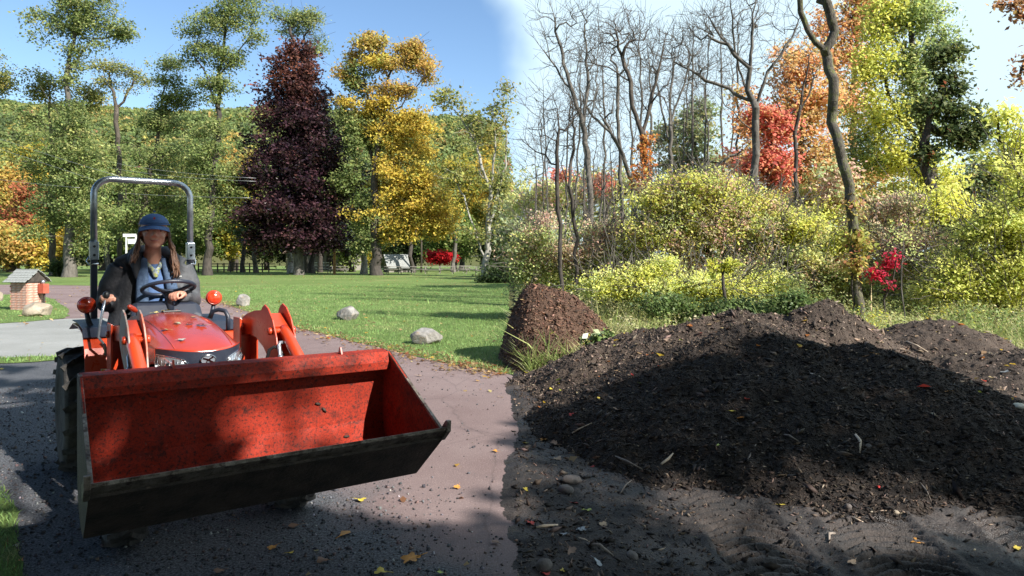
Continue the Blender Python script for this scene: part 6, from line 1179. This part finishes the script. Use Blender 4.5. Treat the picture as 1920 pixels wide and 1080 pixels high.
FL = [(1202, 720, 16, 'green', 'yellow green leaf on the sunlit slope'), (1125, 748, 12, 'yellow', 'yellow leaf on the sunlit mud'), (1034, 730, 11, 'yellow', 'yellow leaf on sunlit mulch'), (1187, 704, 10, 'red', 'small red leaf on sunlit mulch'), (1071, 778, 10, 'red', 'red leaf beside the blue puddle'), (1160, 770, 24, 'brown', 'curled brown leaf at the shade edge'), (1021, 825, 20, 'orange', 'orange leaf on wet mud'), (1041, 832, 20, 'brown', 'dark brown leaf on wet mud'), (985, 832, 16, 'yellow', 'yellow leaf near the left edge of the mud'), (1111, 876, 8, 'red', 'small red leaf on the dark mud'), (1078, 945, 16, 'red', 'dull red leaf on the dark mud'), (1100, 958, 22, 'green', 'narrow green leaf on the dark mud'), (995, 982, 30, 'red', 'long red and green leaf near the bottom left of the mud'), (1132, 985, 20, 'tan', 'tan leaf on the dark mud'), (1090, 994, 20, 'grey', 'grey leaf on the dark mud'), (1058, 1003, 16, 'grey', 'pale blue grey leaf on the mud'), (1125, 1058, 26, 'grey', 'grey green leaf at the bottom of the mud'), (1055, 1072, 14, 'yellow', 'yellow leaf at the bottom edge'), (1025, 1078, 18, 'red', 'crimson leaf at the bottom edge'), (1070, 1035, 30, 'brown', 'curled brown leaves at the bottom'), (985, 918, 12, 'yellow', 'pale yellow leaf on the mud at left'), (1046, 862, 20, 'tan', 'pale tan leaf on the mud'), (1465, 948, 14, 'yellow', 'yellow leaf at the toe of the big pile'), (1650, 915, 12, 'red', 'bright red leaf on the lower face of the big pile'), (1345, 836, 10, 'green', 'green leaf on the face of the big pile'), (1374, 772, 12, 'yellow', 'yellow green leaf on the shaded face of the big pile'), (1715, 1016, 18, 'orange', 'orange leaf on the tyre tracks'), (1908, 1030, 18, 'yellow', 'yellow orange leaf at the right edge of the mud'), (1598, 1056, 20, 'tan', 'pale curled leaf on the tyre tracks'), (1500, 652, 10, 'orange', 'orange leaf on the sunlit ridge'), (1643, 665, 12, 'orange', 'orange leaf below the dark peak'), (1692, 662, 24, 'tan', 'large tan leaf below the dark peak'), (1780, 735, 16, 'orange', 'orange brown leaf on the right of the big pile'), (1885, 698, 18, 'grey', 'pale grey leaf at the right edge of the sunlit mulch'), (1760, 622, 8, 'yellow', 'yellow leaf on top of the low right pile'), (1812, 770, 10, 'tan', 'tan leaf low on the right shoulder of the pile')]
for i, (u, v, w, c_, lb) in enumerate(FL):
    p = ray_pt(u, v, .01); s_ = w / FPX * p.y * 1.1; o = one_leaf('fallen_leaf', s_, None, 500 + i, lobes=random.choice((3, 5, 5)), mat=LM[c_]); o.location = p + Vector((0, 0, .006)); o.rotation_euler = (R(random.uniform(-5, 25)), R(random.uniform(-15, 15)), random.uniform(0, 6)); tag(o, lb, 'leaf', 'leaves fallen on the mulch and mud')
DL = [(548, 990, 26, 'brown', 'brown leaf in the dark shadow of the bucket'), (650, 1003, 30, 'orange', 'orange leaf on the gravel below the bucket'), (770, 1052, 34, 'orange', 'long orange leaf on the gravel near the bottom'), (858, 916, 16, 'orange', 'small orange leaf right of the bucket tip'), (676, 940, 22, 'yellow', 'narrow yellow leaf behind the bucket tip'), (545, 1040, 16, 'yellow', 'yellow leaf at the edge of the bucket shadow'), (603, 1054, 22, 'brown', 'brown leaf near the bottom edge of the driveway'), (714, 1076, 26, 'yellow', 'pale yellow leaf at the bottom edge of the driveway'), (928, 848, 12, 'orange', 'orange leaf close to the yard mud'), (787, 706, 12, 'tan', 'pale leaf on the driveway right of the bucket'), (857, 690, 8, 'tan', 'tiny pale leaf on the reddish driveway'), (935, 745, 8, 'tan', 'pale leaf near the lawn edge'), (812, 838, 14, 'tan', 'tan leaf under the bucket tip'), (510, 1030, 18, 'orange', 'dull orange leaf on the dark gravel'), (2, 693, 12, 'yellow', 'bright yellow leaf at the left edge of the gravel'), (410, 1075, 20, 'brown', 'brown leaf at the bottom left of the shadow'), (825, 1078, 18, 'green', 'yellow green leaf at the bottom right of the driveway'), (930, 1020, 18, 'brown', 'dark leaf beside the wet mud'), (38, 1055, 14, 'orange', 'orange leaf on the mossy corner'), (600, 905, 12, 'yellow', 'small yellow leaf beside the front tyre')]
for i, (u, v, w, c_, lb) in enumerate(DL):
    x, y = G(u, v); s_ = w / FPX * y * 1.15; o = one_leaf('fallen_leaf', s_, None, 700 + i, lobes=random.choice((1, 3, 5)), mat=LM[c_]); o.location = (x, y, .012); o.rotation_euler = (R(random.uniform(0, 12)), R(random.uniform(-8, 8)), random.uniform(0, 6)); tag(o, lb, 'leaf', 'leaves fallen on the driveway')
# ================================================================== off-frame trees (to the right of and behind the camera) whose leaves are laid out by a drawn shade map
def shade_fn(x, y):
    n = fbm(x * .8 + 3, y * 1.1, 4, 201)
    right_b = np.where(x > 2.2, 7.55 - .55 * (x - 2.2), 7.25) ; right_b = np.where(x < 1.6, 7.15 - .2 * (1.6 - x), right_b)
    a = (x > .15) & (y < right_b + (n - .5) * .8)
    lit = 1.7 * np.exp(-((x - 2.2) / 1.15)**2 - ((y - 4.05) / .5)**2) + .8 * np.exp(-((x - 1.2) / .5)**2 - ((y - 4.7) / .3)**2) + .7 * np.exp(-((x - .3) / .35)**2 - ((y - 5.0) / .5)**2) + .5 * np.exp(-((x - 1.9) / .4)**2 - ((y - 5.2) / .3)**2)
    a = a & (lit + (n - .5) * 1.6 < .5)
    mid = (x <= .15) & (x > -1.5) & (y < 4.25 + (n - .5) * 1.6)
    left = (x <= -1.5) & (y < 3.7 + (n - .5) * 1.8)
    # streaks of shade farther up the left side, dapple over driver and bucket
    st = (x < -3.6) & (y > 7.6) & (y < 10.2) & (fbm(x * .45, y * 2.6, 3, 210) > .55)
    drv = ((x + 4.95) / .50)**2 + ((y - 6.65) / .8)**2 < 1
    hl = ((x + 4.60) / .22)**2 + ((y - 6.7) / .35)**2 < 1
    bk = ((x + 2.75) / .33)**2 + ((y - 3.75) / .5)**2 < 1
    lo_l = (x < -5.2) & (y < 7.4 + (n - .5) * 1.5)
    # leaf gap drawn for the loader bucket and its flange, one dark band across
    zz = ((x + 1.316) * .574 - (y - 3.53) * .819) / (-1.074 * .574 - .78 * .819); aa = (x + 1.316 + 1.074 * zz) / .819
    inb = (np.abs(aa) < .85) & (zz > .42) & (zz < 1.16)
    patch_ = ((np.abs(aa + .30) < .19) & (zz < 1.0)) | ((zz > .99) & (aa < -.12) & (aa > -.62)) | (((aa - .33) / .12)**2 + ((zz - .97) / .08)**2 < 1)
    a = a & (fbm(x * 2.3 + 9, y * 2.6, 3, 222) > .27)
    return np.where(inb, patch_, a | mid | left | st | drv | lo_l)
sr = np.random.default_rng(77); N = 26000
x = sr.uniform(-9, 8, N); y = sr.uniform(1.6, 10.4, N); k = shade_fn(x, y); x, y = x[k], y[k]
t = np.where(x < -3, sr.uniform(14.5, 20, len(x)), sr.uniform(11.5, 17, len(x))); C = np.stack([x, y, np.zeros(len(x))], 1) + S[None] * t[:, None]
cxs = np.array([[3.2, -4.0], [8.6, -2.5], [13.8, -1.2], [18.5, -3.5]]); own = np.argmin(((C[:, None, :2] - cxs[None])**2).sum(2), 1)
for q in range(4):
    cc = C[own == q]
    if len(cc) < 10: continue
    root = empty('offframe_shade_tree', (cxs[q][0], cxs[q][1], 0), 0, 'added tree outside the picture whose leaves block sky light from the foreground', 'tree', 'shade trees beside the yard')
    bb = np.array(root.location); A = cc[sr.choice(len(cc), min(150, len(cc)), replace=False)]
    pos, par = grow([np.array([[cxs[q][0], cxs[q][1], -.05], [cxs[q][0] + .1, cxs[q][1], 3], [cxs[q][0], cxs[q][1] + .2, 6.5]])], A, sr, .7)
    rad, main = radii(pos, par, .24, .008); V, F = ring_tube(pos - bb, par, rad, 6, main); np_mesh('trunk', V, F, M_BARK, root, smooth=True)
    CC = np.repeat(cc, 3, 0) + sr.normal(size=(len(cc) * 3, 3)) * .07; V, F, c = leaf_quads(CC - bb, .13, palette_cols([((.1, .14, .03), 4), ((.3, .28, .05), 2)], np.repeat(np.arange(len(cc)), 3), sr), r=sr); np_mesh('crown', V, F, M_LEAF, root, cols=c)

# unseen canopy added overhead and behind to cut sky light, sun's openings left free
sr = np.random.default_rng(78); N = 60000
x = sr.uniform(-12, 12, N); y = sr.uniform(-14, 8.5, N); z = sr.uniform(6.5, 13.5, N); lowb = (y < -7) & (sr.random(N) < .5); z[lowb] = sr.uniform(1.5, 8, lowb.sum())
qx, qy = x - S[0] / S[2] * z, y - S[1] / S[2] * z
ok = (shade_fn(qx, qy) | (qy < 2.3) | (qx < -.74 * qy - 2.0)) & (qx > -40) & ((y < .5) | (z > 3.2 + .42 * y)) & ((x**2 + y**2 > 16) | (z > 5))
ok &= ~((qy > 12)) ; x, y, z = x[ok], y[ok], z[ok]; cc = np.stack([x, y, z], 1)
tx = np.array([[-7.5, -5.0], [-2.5, -9.5], [3.5, -9.0], [9.5, -8.0], [-11, 1.0], [-8, -12]]); own = np.argmin(((cc[:, None, :2] - tx[None])**2).sum(2), 1)
for q in range(len(tx)):
    c_ = cc[own == q]
    root = empty('offframe_shade_tree', (tx[q][0], tx[q][1], 0), 0, 'added tree outside the picture whose leaves block sky light from the foreground', 'tree', 'shade trees beside the yard')
    bb = np.array(root.location); A = c_[sr.choice(len(c_), min(90, len(c_)), replace=False)]
    pos, par = grow([np.array([[tx[q][0], tx[q][1], -.05], [tx[q][0] + .1, tx[q][1], 3], [tx[q][0], tx[q][1] + .2, 7]])], A, sr, .9)
    rad, main = radii(pos, par, .26, .01); V, F = ring_tube(pos - bb, par, rad, 6, main); np_mesh('trunk', V, F, M_BARK, root, smooth=True)
    n3 = 2; CC = np.repeat(c_, n3, 0) + sr.normal(size=(len(c_) * n3, 3)) * .12; V, F, c = leaf_quads(CC - bb, .30, palette_cols([((.06, .10, .02), 4), ((.12, .13, .03), 2)], np.repeat(np.arange(len(c_)), n3), sr), r=sr); np_mesh('crown', V, F, M_LEAF, root, cols=c)
